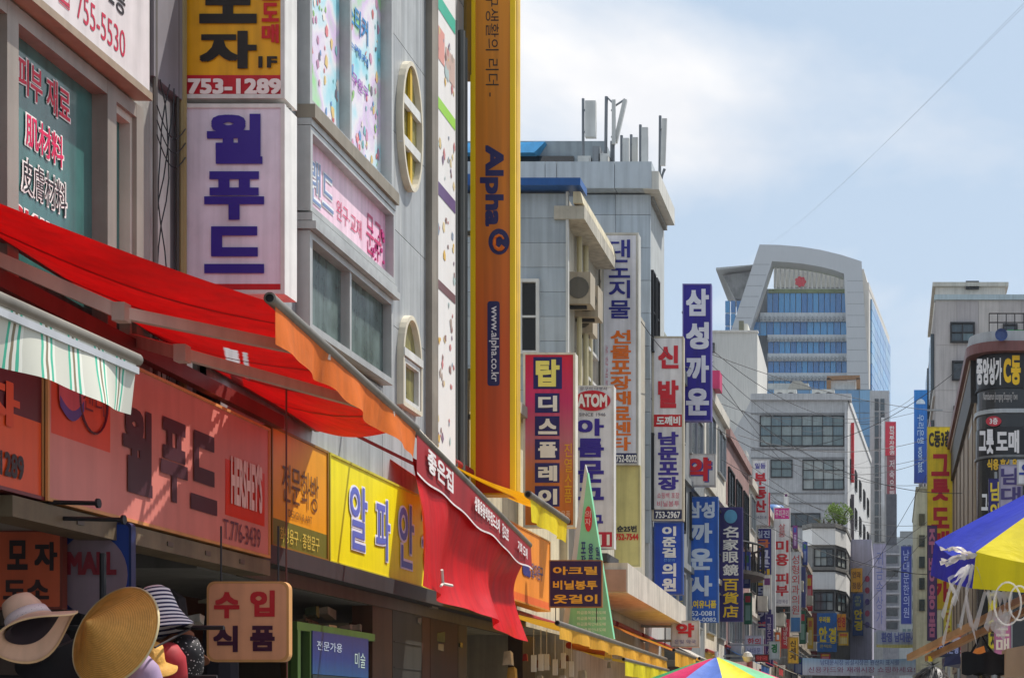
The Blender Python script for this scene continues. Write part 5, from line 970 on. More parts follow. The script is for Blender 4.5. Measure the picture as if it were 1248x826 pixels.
lettering(rs_, [('한국투자증권',1084,519,1090,554,WH,'v',.02),('저축은행',1084,560,1090,608,(214,196,196),'v',.02)], -Y_, lambda x, y: W(x,y,169.35))
MB().box(HX(1074,170),HX(1078,170),169.4,169.8,HZ(660,170),HZ(510,170)).build('white_strip', M((226,226,226),.5), rs_)
f2_ = thing('far_building', 'dark far building with stepped terraces beside the sky gap', 'building', (HX(1090,160),170,0)); Yf = 160.0
MB().box(HX(1076,Yf),HX(1096,Yf),Yf,Yf+9,0,HZ(664,Yf)).build('wall', M((150,152,160),.7,var=.3), f2_); MB().box(HX(1080,Yf),HX(1093,Yf),Yf+1,Yf+9,HZ(664,Yf),HZ(600,Yf)).build('tower', M((96,98,106),.7,var=.3), f2_)
for j in range(7): bx('ledge', HX(1076,Yf)-.05,HX(1097,Yf),Yf-.25,Yf-.01,HZ(676+16*j,Yf),HZ(674+16*j,Yf), M((190,190,196),.6), f2_); bx('window', HX(1078,Yf),HX(1094,Yf),Yf-.06,Yf-.006,HZ(686+16*j,Yf),HZ(678+16*j,Yf), random.choice([GLASS,GLASS3,GLASS2]), f2_)
f3_ = thing('far_building', 'low pale far building at the end of the street under the sky gap', 'building', (HX(1110,230),240,0)); Yf = 230.0
MB().box(HX(1090,Yf),HX(1140,Yf),Yf,Yf+20,0,HZ(655,Yf)).build('wall', M((176,178,178),.7,var=.15), f3_); MB().box(HX(1097,Yf),HX(1120,Yf),Yf+1,Yf+12,HZ(655,Yf),HZ(646,Yf)).build('roof_room', M((150,152,152),.7), f3_)
for j in range(7):
    for i in range(4): bx('window', HX(1100+6*i,Yf),HX(1104+6*i,Yf),Yf-.1,Yf-.01,HZ(674+17*j,Yf),HZ(664+17*j,Yf), random.choice([GLASS,GLASS2]), f3_)
bv = blade('vertical_sign', 'blue far sign with pale letters beside the stepped dark building', 1098,1111,665,760,150, [(1098.5,666,1110.5,759,(40,60,150))], [('남대문한의원',1101,670,1108,752,(170,180,220),'v',.0)], depth=.4, side=(90,96,150), arms=False)
pv = blade('vertical_sign', 'pale lilac far sign left of the blue far sign', 1064,1080,662,770,140, [(1064.5,663,1079.5,769,(176,172,200))], [('귀금속상가',1068,672,1076,760,(110,120,180),'v',.0)], depth=.4, side=(170,168,190), arms=False)

# ------------------------------------------------------------------ right side
RX = 2.2
r1 = thing('stone_building', 'tall beige stone building on the right behind the dark corner shop', 'building', (6,90,0)); Yr = 80.0; ST = [M(c,.75,var=.14,streak=.18,scale=1,name='stone_cladding') for c in ((182,176,174),(174,168,168),(188,182,178))]
zt = HZ(365,Yr); MB().box(RX,14,Yr+.2,124,0,zt).build('wall', M((150,144,142),.8), r1)
xs_ = [HX(1140,Yr)]+[HX(1140,Yr)+1.05*(i+1) for i in range(5)]
for i in range(5):
    for j in range(10): bx('stone_slab', xs_[i]+.006,xs_[i+1]-.006,Yr+.12,Yr+.198,zt-2.2*(j+1)+.006,zt-2.2*j-.006, ST[(i*7+j*3)%3], r1)
MB().box(RX-.05,14,Yr,Yr+.6,zt,zt+.25).build('coping', M((170,186,192),.5), r1)
MB().box(RX+.05,HX(1228,Yr),Yr+1.5,Yr+12,zt+.25,HZ(340,Yr)).build('penthouse', M((206,202,194),.7,var=.12), r1); MB().box(RX-.1,HX(1229,Yr)+.1,Yr+1.3,Yr+12.2,HZ(340,Yr),HZ(335,Yr)).build('penthouse_roof', M((190,186,176),.7), r1)
MB().box(HX(1230,Yr),14,Yr+3,Yr+12,zt+.25,HZ(346,Yr)).build('penthouse_wing', M((196,192,186),.7), r1)
fwin(r1,1177,1193,343,353,Yr+1.45,1,1,GLASS3); fwin(r1,1158,1188,393,418,Yr+.1,2,2,[GLASS2,G5,GLASS]); fwin(r1,1160,1188,440,464,Yr+.1,2,1,[GLASS,G5,GLASS3]); fwin(r1,1162,1186,495,520,Yr+.1,2,1,[GLASS]); fwin(r1,1222,1240,395,418,Yr+.1,1,1,[GLASS])
for k in range(5): bx('shutter_box', RX-.18,RX-.002,82+8*k,86+8*k,zt-4,zt-1.2,GLASS, r1); bx('shutter_box', RX-.18,RX-.002,82+8*k,86+8*k,zt-9,zt-5.5,GLASS3, r1)
for j in range(5): bx('floor_band', RX-.1,RX-.003,80.5,124,zt-4.6-4.2*j,zt-4.3-4.2*j,M((200,196,190),.7), r1)
bn = thing('bank_banner', 'blue vertical bank sign on the right next to the beige stone building', 'sign', W(1122,590,72)); Yv = 72.0
MB().box(HX(1114,Yv),HX(1130,Yv),Yv,Yv+.3,HZ(588,Yv),HZ(475,Yv)).build('sign_box', ramp_mat('blue_fade','Z',HZ(588,Yv),HZ(475,Yv),((0,(20,50,140)),(.5,(24,90,180)),(1,(30,130,210)))), bn); MB().box(HX(1130,Yv),RX+.1,Yv+.1,Yv+.2,HZ(500,Yv),HZ(498,Yv)).build('bracket', METAL, bn)
lettering(bn, [('우리은행',1118,505,1126,540,(190,214,236),'r',.0),('woori bank',1119,544,1126,576,(190,214,236),'r',.0)], -Y_, lambda x, y: W(x,y,Yv-.02))
c = W(1122,492,Yv-.02); MB().prism([c+Vector((.2*math.cos(PI*j/12),0,.22*math.sin(PI*j/12))) for j in range(13)],(0,.01,0)).build('emblem', M((210,226,240),.4), bn)
cw = thing('cream_wall', 'cream building side behind the tall yellow sign on the right', 'building', (4,66,0)); MB().box(HX(1117,68),6,68,79.5,0,HZ(596,68)).build('wall', M((196,190,160),.75,var=.2,streak=.25), cw); MB().box(HX(1116,68),6,67.9,79.5,HZ(596,68),HZ(593,68)).build('coping', M((170,164,140),.7), cw)
for j in range(5): bx('window', HX(1120,68),HX(1127,68),67.93,67.995,HZ(640+26*j,68),HZ(626+26*j,68),GLASS, cw)
YR = 42.0
r2 = thing('corner_shop_building', 'dark glass corner building on the right with white and yellow lettering', 'building', (4,50,0))
zr = HZ(430,YR); xc = HX(1192,YR); rad = .7
arc = [(xc+rad-rad*math.cos(t),YR+rad-rad*math.sin(t)) for t in [PI/2*j/8 for j in range(9)]]
foot = [(RX+.06,58.5)]+arc+[(9,YR),(9,58.5)]
MB().prism([(x,y,0) for x, y in foot],(0,0,zr)).build('wall', M((34,32,32),.25,0,var=.4,scale=1.2,spec=.6,name='dark_spandrel_glass'), r2)
grow = lambda g: [(RX+.06-g,58.5)]+[(x-g*math.cos(PI/2*j/8),y-g*math.sin(PI/2*j/8)) for j, (x, y) in enumerate(arc)]+[(9,YR-g),(9,58.5)]
def ring(ya, yb, g, mat, nm): MB().prism([(x,y,HZ(yb,YR)) for x, y in grow(g)],(0,0,HZ(ya,YR)-HZ(yb,YR))).build(nm, mat, r2)
ring(418,430,.28,M((122,76,72),.5),'roof_band'); ring(405,417.8,.2,M((178,180,182),.6),'parapet'); ring(498,503,.05,ALU,'metal_band'); ring(554,557,.045,M((120,120,120),.4,.5),'metal_band'); ring(470,473,.04,DARKM,'metal_band'); ring(430.2,470,.02,M((28,26,28),.3),'sign_band'); ring(520,553.8,.02,M((26,24,28),.3),'sign_band')
Yl = YR-.03
lettering(r2, [('중앙상가',1190,436,1221,469,(226,222,220),'h',.05,.02),('C동',1223,433,1244,469,(244,196,20),'h',.07,.02),('Namdaemun Joongang Shopping Town',1198,478,1240,490,(190,184,180),'h',.0,.02),('그릇',1193,523,1211,553,(226,222,222),'h',.05,.02),('도매',1214,524,1242,552,(226,222,222),'h',.05,.02),('식용,혼수용',1203,559,1240,573,(214,170,30),'h',.05,.02),('그릇',1196,600,1212,625,(220,220,220),'h',.05,.02)], -Y_, lambda x, y: W(x,y,Yl))
c = W(1211,513,Yl-.02); MB().prism([c+Vector((.2*math.cos(2*PI*j/20),0,.13*math.sin(2*PI*j/20))) for j in range(20)],(0,.02,0)).build('red_badge', M((196,40,56),.4), r2); lettering(r2, [('3층',1206,509,1216,517,WH,'h',.02,.045)], -Y_, lambda x, y: W(x,y,Yl))
for k in range(10): x = xc+.3+k*.22; MB().tube([(x,YR+.25,HZ(405,YR)),(x,YR+.25,HZ(379,YR))], .014, 5).build('rail_post', DARKM, r2)
for y in (379,390): MB().tube([(xc+.3,YR+.25,HZ(y,YR)),(xc+2.6,YR+.25,HZ(y,YR))], .02, 5).build('handrail', DARKM, r2)
MB().box(xc+.8,xc+2.5,YR+.6,YR+1.2,HZ(405,YR),HZ(395,YR)).build('planter_screen', M((40,140,70),.6), r2)
# side facade of the corner building: dark eave, cream wall, slanting roofline along the street
MB().box(RX-.1,RX+.05,YR+.9,58.5,zr-1.1,zr+.02).build('eave', M((40,36,34),.5), r2); MB().box(RX-.13,RX-.101,YR+.85,58.6,zr-.12,zr+.1).build('gutter', M((190,170,150),.5), r2); MB().box(RX+.0,RX+.058,YR+.9,58.4,3.2,zr-1.11).build('side_cladding', M((176,156,130),.6,var=.25,streak=.3), r2)
for k in range(6): bx('mullion', RX-.03,RX-.002,YR+1.5+2.6*k,YR+1.6+2.6*k,3.3,zr-1.15,M((120,104,88),.5), r2)
sk = thing('loudspeaker', 'round blue loudspeaker on the roof edge of the dark corner building', 'loudspeaker', W(1220,415,YR-.4)); MB().lathe([(.05,.12),(.08,.0),(.15,-.1),(.16,-.11),(.1,-.06),(.0,-.05)], W(1220,409,YR-.35), 16, None, Matrix.Rotation(PI/2,4,'X')@Matrix.Rotation(PI,4,'X')).build('horn', M((60,80,130),.5), sk); MB().tube([W(1220,408,YR-.25),W(1220,416,YR+.1)], .03, 6).build('stalk', DARKM, sk)
ysg = blade('blade_sign', 'tall yellow vertical sign with big red letters on the right', 1130,1161,520,742,57, [(1131,521,1160,741,(244,208,20))], [('C동3층',1132,524,1159,545,(50,40,20),'h',.04),('그릇',1135,553,1157,610,RD,'v',.06),('도매',1135,618,1157,672,RD,'v',.06),('상가',1135,680,1157,733,RD,'v',.06)], depth=.5, side=(206,180,60), arms=False)
MB().box(HX(1160,57),RX+.1,57.2,57.3,HZ(560,57),HZ(558,57)).build('bracket', METAL, ysg); MB().box(HX(1160,57),RX+.1,57.2,57.3,HZ(700,57),HZ(698,57)).build('bracket', METAL, ysg)
for k, (x0_,x1_,y0_,y1_,Y,col,tx,tc_,lb) in enumerate(((1205,1222,583,640,40,(40,36,120),'남양',(226,200,60),'navy sign with yellow letters in front of the dark corner building'),(1218,1246,566,640,38,(176,170,196),'남대문',(70,60,120),'large lilac sign in front of the dark corner building'),(1240,1275,560,590,37,(226,226,230),'우',(40,60,150),'white sign edge with a blue letter at the right border'),
    (1130,1142,640,780,50,(90,60,120),'주방용품',(206,120,160),'purple narrow sign under the tall yellow sign'),(1150,1160,742,790,46,(236,220,70),'도매',(190,120,30),'yellow short strip sign below the tall yellow sign'),(1160,1176,770,800,40,(200,190,200),'그릇',(180,40,60),'small pale sign right of the yellow strip sign'),(1205,1215,722,790,34,(236,216,40),'그릇',(60,50,30),'narrow yellow sign behind the hanging plastic bags'),(1212,1232,752,800,32,(206,120,160),'도매',(240,220,200),'pink sign behind the canopy poles at the right'),(1142,1170,782,800,36,(30,34,70),'우리은행',(150,160,210),'dark blue low sign near the dark haired head'))):
    blade('blade_sign', lb, x0_,x1_,y0_,y1_,Y,[(x0_+.8,y0_+.8,x1_-.8,y1_-.8,col)],[(tx,x0_+2,y0_+4,x1_-2,y1_-4,tc_,'v' if y1_-y0_ > x1_-x0_ else 'h',.03)], depth=.2, side=tuple(int(v*.8) for v in col), arms=False)
for x, Y, y, lb in ((1150,46.3,742,'the yellow strip sign'),(1168,40.3,760,'the small pale sign'),(1210,34.3,700,'the narrow yellow sign'),(1222,32.3,740,'the pink sign'),(1156,36.3,775,'the dark blue low sign'),(1213.5,40.3,575,'the navy sign with yellow letters'),(1232,38.3,560,'the large lilac sign'),(1260,37.3,555,'the white sign edge'),(1136,50.3,640,'the purple narrow sign')):
    p = W(x,y,Y); mb = MB(); mb.tube([(p.x,p.y,0),(p.x,p.y,p.z)], .04, 6); mb.box(p.x-.12,p.x+.12,p.y-.12,p.y+.12,0,.02); tag(mb.build('steel_post', METAL, loc=(p.x,p.y,0)), 'grey steel post behind '+lb+' on the right', 'post')
# ------------------------------------------------------------------ banners across the street
def banner(label, x0, x1, y0, y1, Y, col, texts, sag=.12, posts=True):
    a_, b_ = W(x0,y0,Y), W(x1,y0,Y); h = (y1-y0)/F*Y; t = thing('street_banner', label, 'banner', ((a_.x+b_.x)/2,Y,a_.z-h))
    MB().grid(lambda u, v: a_*(1-u)+b_*u+Vector((0,.05*math.sin(7*u+2*v)*h,-h*v-sag*h*math.sin(PI*u)*(1-.6*v))), 30, 4).build('cloth', col, t, smooth=True)
    for s, xa, ya, xb, yb_, c_, bo in texts: mb = MB(); O = W(xa,yb_,Y-.15*h); letter(mb, s, O, W(xb,yb_,Y-.15*h)-O, W(xa,ya,Y-.15*h)-O, -Y_, bo, .0); mb.build('lettering', M(c_,.6), t)
    for p, dx in ((a_,-8),(b_,8)): MB().tube([p,p+Vector((dx/F*Y*2,0,.3))], .02, 5).build('rope', DARKM, t)
    return t
banner('white street banner with blue and red lettering near the bottom', 978,1125,801,822,70, ramp_mat('pale_banner','Z',3.2,4.3,((0,(206,196,206)),(.6,(190,206,226)),(1,(130,176,214)))), [('남대문시장 공설시장은 원산지 표시를',1000,803,1096,810,(70,80,150),.0),('신용카드와 재래시장 쇼핑하세요!',985,812,1115,819,(150,60,110),.0)])
banner('pale yellow edged banner with lilac lettering above the white street banner', 1068,1128,767,788,85, ramp_mat('lilac_banner','Z',5.2,6.3,((0,(232,220,90)),(.2,(226,214,130)),(.3,(196,206,226)),(1,(206,210,224)))), [('환영 남대문시장',1074,770,1124,782,(120,130,200),.04)])
# ------------------------------------------------------------------ parasols
def parasol(label, C, zrim, zap, R, cols, tiltx=0, tilty=0, rot=0, flap=.16, cat='parasol', n=8):
    t = thing('parasol', label, cat, (C[0],C[1],0)); H = zap-zrim
    pos = lambda ang, s, z: Vector((C[0]+R*s*math.cos(ang), C[1]+R*s*math.sin(ang), z+tiltx*R*s*math.cos(ang)+tilty*R*s*math.sin(ang)))
    for k in range(n):
        a0 = rot+2*PI*k/n; a1 = rot+2*PI*(k+1)/n
        def fn(u, v):
            q = pos(a0,u,0)*(1-v)+pos(a1,u,0)*v; q.z += zrim+H*(1-u**1.12)-.05*u*math.sin(PI*v); return q
        pn = MB().grid(fn, 10, 8).build('canopy_panel', cols[k%len(cols)], t, smooth=True)
        def fl(u, v): q = fn(1,v); c_ = Vector((C[0],C[1],q.z)); return q+Vector((0,0,-flap*u*(1-.25*math.sin(PI*v))))+(q-c_)*.02*u
        MB().grid(fl, 3, 8).build('flap', cols[k%len(cols)], pn, smooth=True)
        MB().tube([pos(a0,.03,zap-.03),pos(a0,1,zrim-.015)], .008, 5).build('rib', M((196,190,180),.4,.4), t)
    MB().tube([(C[0],C[1],.02),(C[0],C[1],zap+.06)], .022, 10).build('pole', M((206,206,206),.35,.5), t)
    MB().lathe([(.0,.1),(.2,.1),(.28,.06),(.28,0)], (C[0],C[1],0), 16).build('base', M((90,90,90),.8), t)
    return t
BLU = M((34,52,196),.55,kind='cloth',var=.12,name='blue_parasol_cloth'); YLW = M((244,224,10),.55,kind='cloth',var=.08,name='yellow_parasol_cloth'); REDP = M((220,30,30),.55,kind='cloth'); WHP = M((232,230,226),.55,kind='cloth')
T1, T2 = W(1139,660,8.4), W(1189,672,7.6); Cx, Cy = 1.29, 8.2; Ru = math.hypot(T1.x-Cx,T1.y-Cy); ang1 = math.atan2(T1.y-Cy,T1.x-Cx)
dz_ = (T1.z-T2.z)/(T1.y-T2.y)
parasol('large blue and yellow market parasol on the right', (Cx,Cy), T1.z-dz_*(T1.y-Cy), 3.0, Ru, [BLU,YLW,REDP,WHP,BLU,YLW,REDP,BLU], 0, dz_, ang1, .17)
PK = M((226,40,110),.55,kind='cloth'); GRN = M((60,170,110),.55,kind='cloth'); LB = M((96,130,220),.55,kind='cloth')
pc = W(873,800,18.0); parasol('rainbow striped parasol at the bottom, only its top in view', (pc.x,pc.y), pc.z-.46, pc.z, 1.3, [GRN,PK,LB,YLW,M((120,206,150),.55,kind='cloth'),PK,GRN,LB,YLW,PK,GRN,LB], 0,0,PI*1.06,.12, n=12)
# plastic bags and ties on the near parasol corner
FILM = M((236,232,228),.3,var=.05,kind='film',name='plastic_film')
rg = random.Random(8)
def ribbon(t, pts, wd, mat, nm):
    pts = [Vector(p) for p in pts]
    def fn(u, v):
        k = u*(len(pts)-1); i = min(int(k),len(pts)-2); f = k-i; p = pts[i]*(1-f)+pts[i+1]*f
        return p+Vector((wd*(v-.5)*math.cos(4*u),wd*(v-.5)*math.sin(4*u),.01*math.sin(11*u+3*v)))
    MB().grid(fn, 24, 2).build(nm, mat, t, smooth=True)
bgs = thing('plastic_bag_bunch', 'bunch of white plastic bags tied to the parasol tip on the right', 'plastic bags', T2+Vector((0,0,-.3)))
tip = T2+Vector((0,-.02,-.02))
for k in range(9):
    w_ = rg.uniform(.01,.03); h_ = rg.uniform(.15,.42); dx = rg.uniform(-.13,.05); ph = rg.random()*6
    ribbon(bgs, [tip+Vector((dx*.3,rg.uniform(-.03,.03),-.05)),tip+Vector((dx,rg.uniform(-.06,.06),-h_*.5)),tip+Vector((dx+.05*math.sin(ph),rg.uniform(-.05,.05),-h_))], w_, FILM, 'bag')
for k in range(6):
    a_ = rg.uniform(-1.2,1.6); ribbon(bgs, [tip,tip+Vector((-.06-.05*rg.random(),-.02,.03*math.sin(a_))),tip+Vector((-.12-.06*rg.random(),-.03,.05*math.sin(a_)-.02))], .01, M((226,216,210),.5,kind='cloth'), 'tie')
mb = MB(); q0 = W(1228,735,7.3)
for k in range(2): mb.tube([q0+Vector((.06*math.cos(t)*(1-.25*k)+.05*k,-.03*k,.095*math.sin(t)*(1-.2*k))) for t in [2*PI*j/22 for j in range(23)]], .0045, 6)
tag(mb.build('plastic_loop', M((232,228,224),.3,kind='film'), loc=q0), 'white plastic strap loops hanging below the yellow parasol panel', 'strap')
for k in range(5): t0 = W(1205+6*k,722,7.5); ribbon(bgs, [t0,t0+Vector((.01,0,-.08)),t0+Vector((rg.uniform(-.04,.04),0,-.15-.1*rg.random()))], .03, FILM, 'bag')
# canopy poles, hanging bag, canopy sheet on the right
cp_ = thing('stall_frame', 'wooden stall poles slanting up to the right border', 'stall frame', (.9,8.5,0))
WOOD = M((206,160,110),.55,var=.3,scale=5,name='varnished_wood')
MB().bar(W(1108,801,9.5), W(1262,722,8.0), .03,.035).build('rail', WOOD, cp_); MB().bar(W(1130,802,9.3), W(1262,738,7.9), .028,.03).build('rail', M((176,128,80),.6,var=.3,scale=5), cp_)
MB().bar(W(1262,722,8.0)+Vector((0,.05,0)), Vector((HX(1262,8.0),8.05,0)), .04).build('leg', WOOD, cp_); MB().bar(W(1175,770,9.0)+Vector((0,.06,0)), Vector((HX(1175,9.0),9.06,0)), .03).build('leg', M((150,140,130),.5,.3), cp_)
MB().box(*(HX(1131,9.3),HX(1136,9.3),9.2,9.26,HZ(806,9.3),HZ(800,9.3))).build('yellow_cap', M((240,206,20),.5), cp_)
bgk = thing('handbag', 'black cloth bag hanging from the wooden pole', 'bag', W(1197,822,8.6))
bp = lambda x, y: W(x,y,8.6)
MB().grid(lambda u, v: bp(1172+52*v,795+26*u)+Vector((0,-.05*math.sin(PI*v)*(.5+.5*u)+.01*math.sin(9*v),.008*math.sin(12*v+3*u))), 8, 14).build('front', M((16,16,18),.7), bgk, smooth=True); MB().grid(lambda u, v: bp(1172+52*v,795+26*u)+Vector((0,.06*math.sin(PI*v)*(.5+.5*u),.008*math.sin(12*v))), 8, 14).build('back', M((16,16,18),.7), bgk, smooth=True)
MB().tube([bp(1183,796),bp(1190,784),bp(1196,772),bp(1203,786),bp(1211,796)], .007, 6).build('strap', M((14,14,16),.6), bgk)
for k, (x0_,x1_,y0_,y1_,col) in enumerate(((1225,1252,790,826,(176,150,120)),(1150,1172,800,812,(40,44,80)),(1186,1202,790,799,(230,130,40)))):
    p = W(x0_,y1_,9.6+.2*k); mb = MB(); mb.hexa([p+Vector(v) for v in ((0,0,0),((x1_-x0_)/F*9.6,0,.02),((x1_-x0_)/F*9.6,.3,0),(0,.3,.02),(.01,.02,(y1_-y0_)/F*9.6),((x1_-x0_)/F*9.6-.01,.01,(y1_-y0_)/F*9.6+.02),((x1_-x0_)/F*9.6,.3,(y1_-y0_)/F*9.6),(0,.3,(y1_-y0_)/F*9.6))]); tag(mb.build('hanging_goods', M(col,.6), loc=p), ('tan','dark blue','orange')[k]+' goods hanging behind the black bag under the wooden poles', 'goods')
# ------------------------------------------------------------------ person whose dark hair shows at the lower border
def person(label, x, Y, ztop, face=0):
    X0 = HX(x,Y); s = ztop/1.78; t = thing('person', label, 'person', (X0,Y,0))
    J = {'pel':(0,0,.95,.13),'sp':(0,.01,1.15,.13),'ch':(0,.01,1.36,.15),'nk':(0,0,1.50,.055),'hd0':(0,-.0,1.58,.07),'hd1':(0,-.01,1.67,.092),
         'ls':(-.18,0,1.42,.055),'le':(-.22,.02,1.14,.042),'lw':(-.20,-.06,.9,.03),'lh':(-.2,-.09,.82,.03),'rs':(.18,0,1.42,.055),'re':(.22,.02,1.14,.042),'rw':(.20,-.06,.9,.03),'rh':(.2,-.09,.82,.03),
         'lhp':(-.09,0,.88,.09),'lk':(-.1,-.02,.5,.06),'la':(-.1,.03,.09,.042),'lt':(-.1,-.13,.04,.035),'rhp':(.09,0,.88,.09),'rk':(.1,.03,.5,.06),'ra':(.1,.08,.09,.042),'rt':(.1,-.08,.04,.035)}
    E = [('pel','sp'),('sp','ch'),('ch','nk'),('nk','hd0'),('hd0','hd1'),('ch','ls'),('ls','le'),('le','lw'),('lw','lh'),('ch','rs'),('rs','re'),('re','rw'),('rw','rh'),('pel','lhp'),('lhp','lk'),('lk','la'),('la','lt'),('pel','rhp'),('rhp','rk'),('rk','ra'),('ra','rt')]
    keys = list(J); me = bpy.data.meshes.new('body'); me.from_pydata([tuple(Vector(J[k][:3])*s) for k in keys], [(keys.index(a_),keys.index(b_)) for a_, b_ in E], [])
    o = bpy.data.objects.new('body', me); SC.collection.objects.link(o); o.parent = t; BASE[o.name] = BASE[t.name]
    md = o.modifiers.new('skin','SKIN'); sv = me.skin_vertices[0].data
    for i, k in enumerate(keys): sv[i].radius = (J[k][3]*s*.95,J[k][3]*s*.95)
    sv[0].use_root = True; o.modifiers.new('sub','SUBSURF').levels = 2; o.modifiers['sub'].render_levels = 2; me.materials.append(M((60,60,84),.8,name='dark_shirt'))
    c = Vector((X0,Y,1.665*s)); n = 28; mb = MB()
    for i in range(13):
        th = PI*.62*i/12
        for j in range(n): a_ = 2*PI*j/n; rr_ = 1+.05*math.sin(9*a_+3*i)*(i/12)+.03*math.sin(17*a_); mb.v.append(tuple(c+Vector((.092*s*math.sin(th)*math.cos(a_)*rr_,.108*s*math.sin(th)*math.sin(a_)*rr_,.122*s*math.cos(th)))))
    for i in range(12):
        for j in range(n): mb.f.append((i*n+j,i*n+(j+1)%n,(i+1)*n+(j+1)%n,(i+1)*n+j))
    for k in range(260):
        a_ = rg.random()*2*PI; th = rg.uniform(.0,1.5); p = c+Vector((.095*s*math.sin(th)*math.cos(a_),.111*s*math.sin(th)*math.sin(a_),.126*s*math.cos(th))); d = Vector((math.cos(a_)*math.cos(th),math.sin(a_)*math.cos(th),-math.sin(th)+.35))*.05*s; w_ = Vector((-math.sin(a_),math.cos(a_),0))*.003; mb.poly([p-w_,p+w_,p+d+w_*.3,p+d-w_*.3])
    mb.build('hair', M((24,20,20),.5,spec=.6), t, smooth=True)
person('person with dark hair, only the crown of the head in view', 1136, 7.2, HZ(813,7.2))
# ------------------------------------------------------------------ overhead cables
def cable(a_, b_, sag, r=.012, n=22, col=(52,52,56)):
    a_, b_ = Vector(a_), Vector(b_); pts = [a_*(1-i/n)+b_*(i/n)+Vector((0,0,-sag*4*(i/n)*(1-i/n))) for i in range(n+1)]; mid = (a_+b_)/2
    tag(MB().tube(pts, r, 5).build('overhead_cable', M(col,.6), loc=mid), 'thin black overhead cable strung across the street between the buildings', 'cable', 'overhead cables across the street')
for xa, ya, Ya, xb, yb_, Yb_, sg2 in ((868,432,46,1300,495,62,.8),(866,425,45,1120,478,80,1.6),(868,470,48,1060,560,120,1.2),(905,500,52,1190,600,50,.8),(870,520,46,1130,560,60,.9),(900,530,52,1170,520,58,.7),(880,560,48,1120,640,70,.6),
    (915,545,58,1180,440,50,.9),(930,490,125,1125,500,72,1.0),(1000,560,104,1165,545,57,.6),(870,600,50,1140,700,55,.6),(1030,760,100,1140,640,57,.2),(1010,770,95,1140,560,58,.3),(868,445,46,1010,520,128,1.0),(872,455,47,1000,585,110,.9),(1020,700,104,1150,620,57,.3),
    (640,565,25.3,800,568,36,.25),(720,560,28,835,530,42,.3),(780,390,30,870,440,46,.5),(790,480,34,880,560,49,.4),(800,540,36,885,500,50,.3),(880,505,50,1050,575,140,.8),(890,512,52,1130,590,66,.7),(868,488,47,1000,500,128,.6),(905,560,56,1060,640,110,.5),(930,600,64,1130,655,66,.5),(945,640,75,1128,700,66,.4),(868,540,47,1000,640,104,.5),(920,585,62,1070,700,140,.4)):
    cable(W(xa,ya,Ya), W(xb,yb_,Yb_), sg2, .008 if Ya < 40 else .010)
for k in range(2): cable(W(930+3*k,300,255), W(1262,-6-4*k,40), .8, .004, col=(165,172,180))

# ------------------------------------------------------------------ small signs and roof clutter far down the street
rc = random.Random(33); nums = 'first second third fourth fifth sixth seventh eighth ninth tenth eleventh twelfth thirteenth fourteenth fifteenth sixteenth seventeenth eighteenth'.split()
CS = [((206,40,60),'red'),((40,70,160),'blue'),((226,224,220),'white'),((236,190,40),'yellow'),((30,110,80),'green'),((120,50,120),'purple'),((226,110,40),'orange')]
spots = ((906,914,672,716,54),(907,916,722,760,54),(930,938,600,640,64),(936,942,650,700,66),(950,956,742,772,76),(955,961,600,616,72),(966,972,640,668,80),(978,984,660,688,92),(974,982,744,784,84),(982,990,700,744,98),(984,991,752,790,96),(945,951,770,800,68),(930,940,700,742,61.5),(924,932,778,796,57),(968,978,800,822,78),(984,996,806,822,86),(1000,1012,796,806,94),(1022,1034,770,786,103))
for k, (x0_,x1_,y0_,y1_,Y) in enumerate(spots):
    col, cn_ = CS[(k*3+1)%7]; c2_ = CS[(k*3+4)%7][0]; h_ = y1_-y0_
    blade('blade_sign', cn_+' small plain sign, '+nums[k]+' of those beyond the navy optician sign', x0_,x1_,y0_,y1_,Y,[(x0_+.4,y0_+.4,x1_-.4,y1_-.4,col),(x0_+1.5,y0_+h_*.1,x1_-1.5,y0_+h_*.3,c2_),(x0_+1.5,y0_+h_*.4,x1_-1.5,y0_+h_*.88,tuple(min(240,int(v*.5+120)) for v in col))],[],depth=.25,side=tuple(int(v*.85) for v in col))
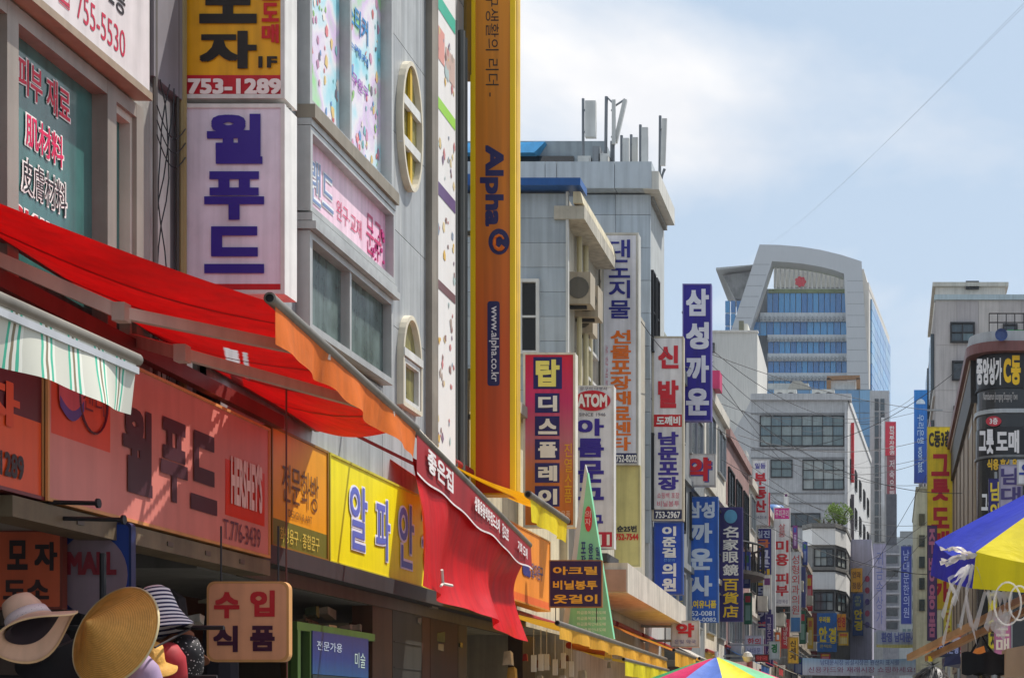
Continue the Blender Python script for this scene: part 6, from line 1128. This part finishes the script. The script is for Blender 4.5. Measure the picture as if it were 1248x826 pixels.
def roof_kit(p, kind, lb):
    t = thing('roof_tank' if kind == 0 else 'roof_unit', lb, 'water tank' if kind == 0 else 'cooling unit', p)
    if kind == 0:
        MB().lathe([(0,1.7),(.5,1.62),(.75,1.4),(.8,.4),(.8,.3)], p, 16).build('tank', M((200,190,120) if lb[0] == 'y' else (60,110,170),.5,var=.2), t, smooth=True)
        for sx_, sy_ in ((-.5,-.5),(.5,-.5),(.5,.5),(-.5,.5)): MB().box(p.x+sx_-.05,p.x+sx_+.05,p.y+sy_-.05,p.y+sy_+.05,p.z,p.z+.35).build('leg', DARKM, t)
    else:
        MB().box(p.x-.9,p.x+.9,p.y-.5,p.y+.5,p.z+.1,p.z+1.3).build('casing', M((196,196,190),.5,var=.25), t)
        for s in (-.45,.45): MB().tube([(p.x+s,p.y-.505,p.z+.7),(p.x+s,p.y-.52,p.z+.7)], .36, 14).build('fan_grille', M((90,90,90),.5), t)
        for s in (-.7,.7): MB().box(p.x+s-.06,p.x+s+.06,p.y-.45,p.y+.45,p.z,p.z+.1).build('foot', DARKM, t)
zg = HZ(488,YG)
for x, kind, lb in ((955,1,'left pale cooling unit on the grey office block roof'),(1002,1,'right pale cooling unit on the grey office block roof')): roof_kit(Vector((HX(x,YG),YG+2.5,zg)), kind, lb)
roof_kit(Vector((-6.2,61,10.2)), 1, 'cooling unit on the cream building of the left row'); roof_kit(Vector((-6.0,84,10.9)), 0, 'blue water tank on the last building of the left row')

# ------------------------------------------------------------------ summer haze
hm = bpy.data.materials.new('summer_haze'); hm.use_nodes = True; ht = hm.node_tree; ht.nodes.clear(); ho = ht.nodes.new('ShaderNodeOutputMaterial'); hv = ht.nodes.new('ShaderNodeVolumePrincipled')
hv.inputs['Color'].default_value = (.86,.91,1,1); hv.inputs['Density'].default_value = .00022; hv.inputs['Anisotropy'].default_value = .2; ht.links.new(hv.outputs[0], ho.inputs['Volume'])
hzo = MB().box(-410,410,-70,430,-1.2,84).build('haze', hm); hzo['kind'] = 'stuff'; hzo['label'] = 'thin pale summer haze over the street'; hzo['category'] = 'haze'
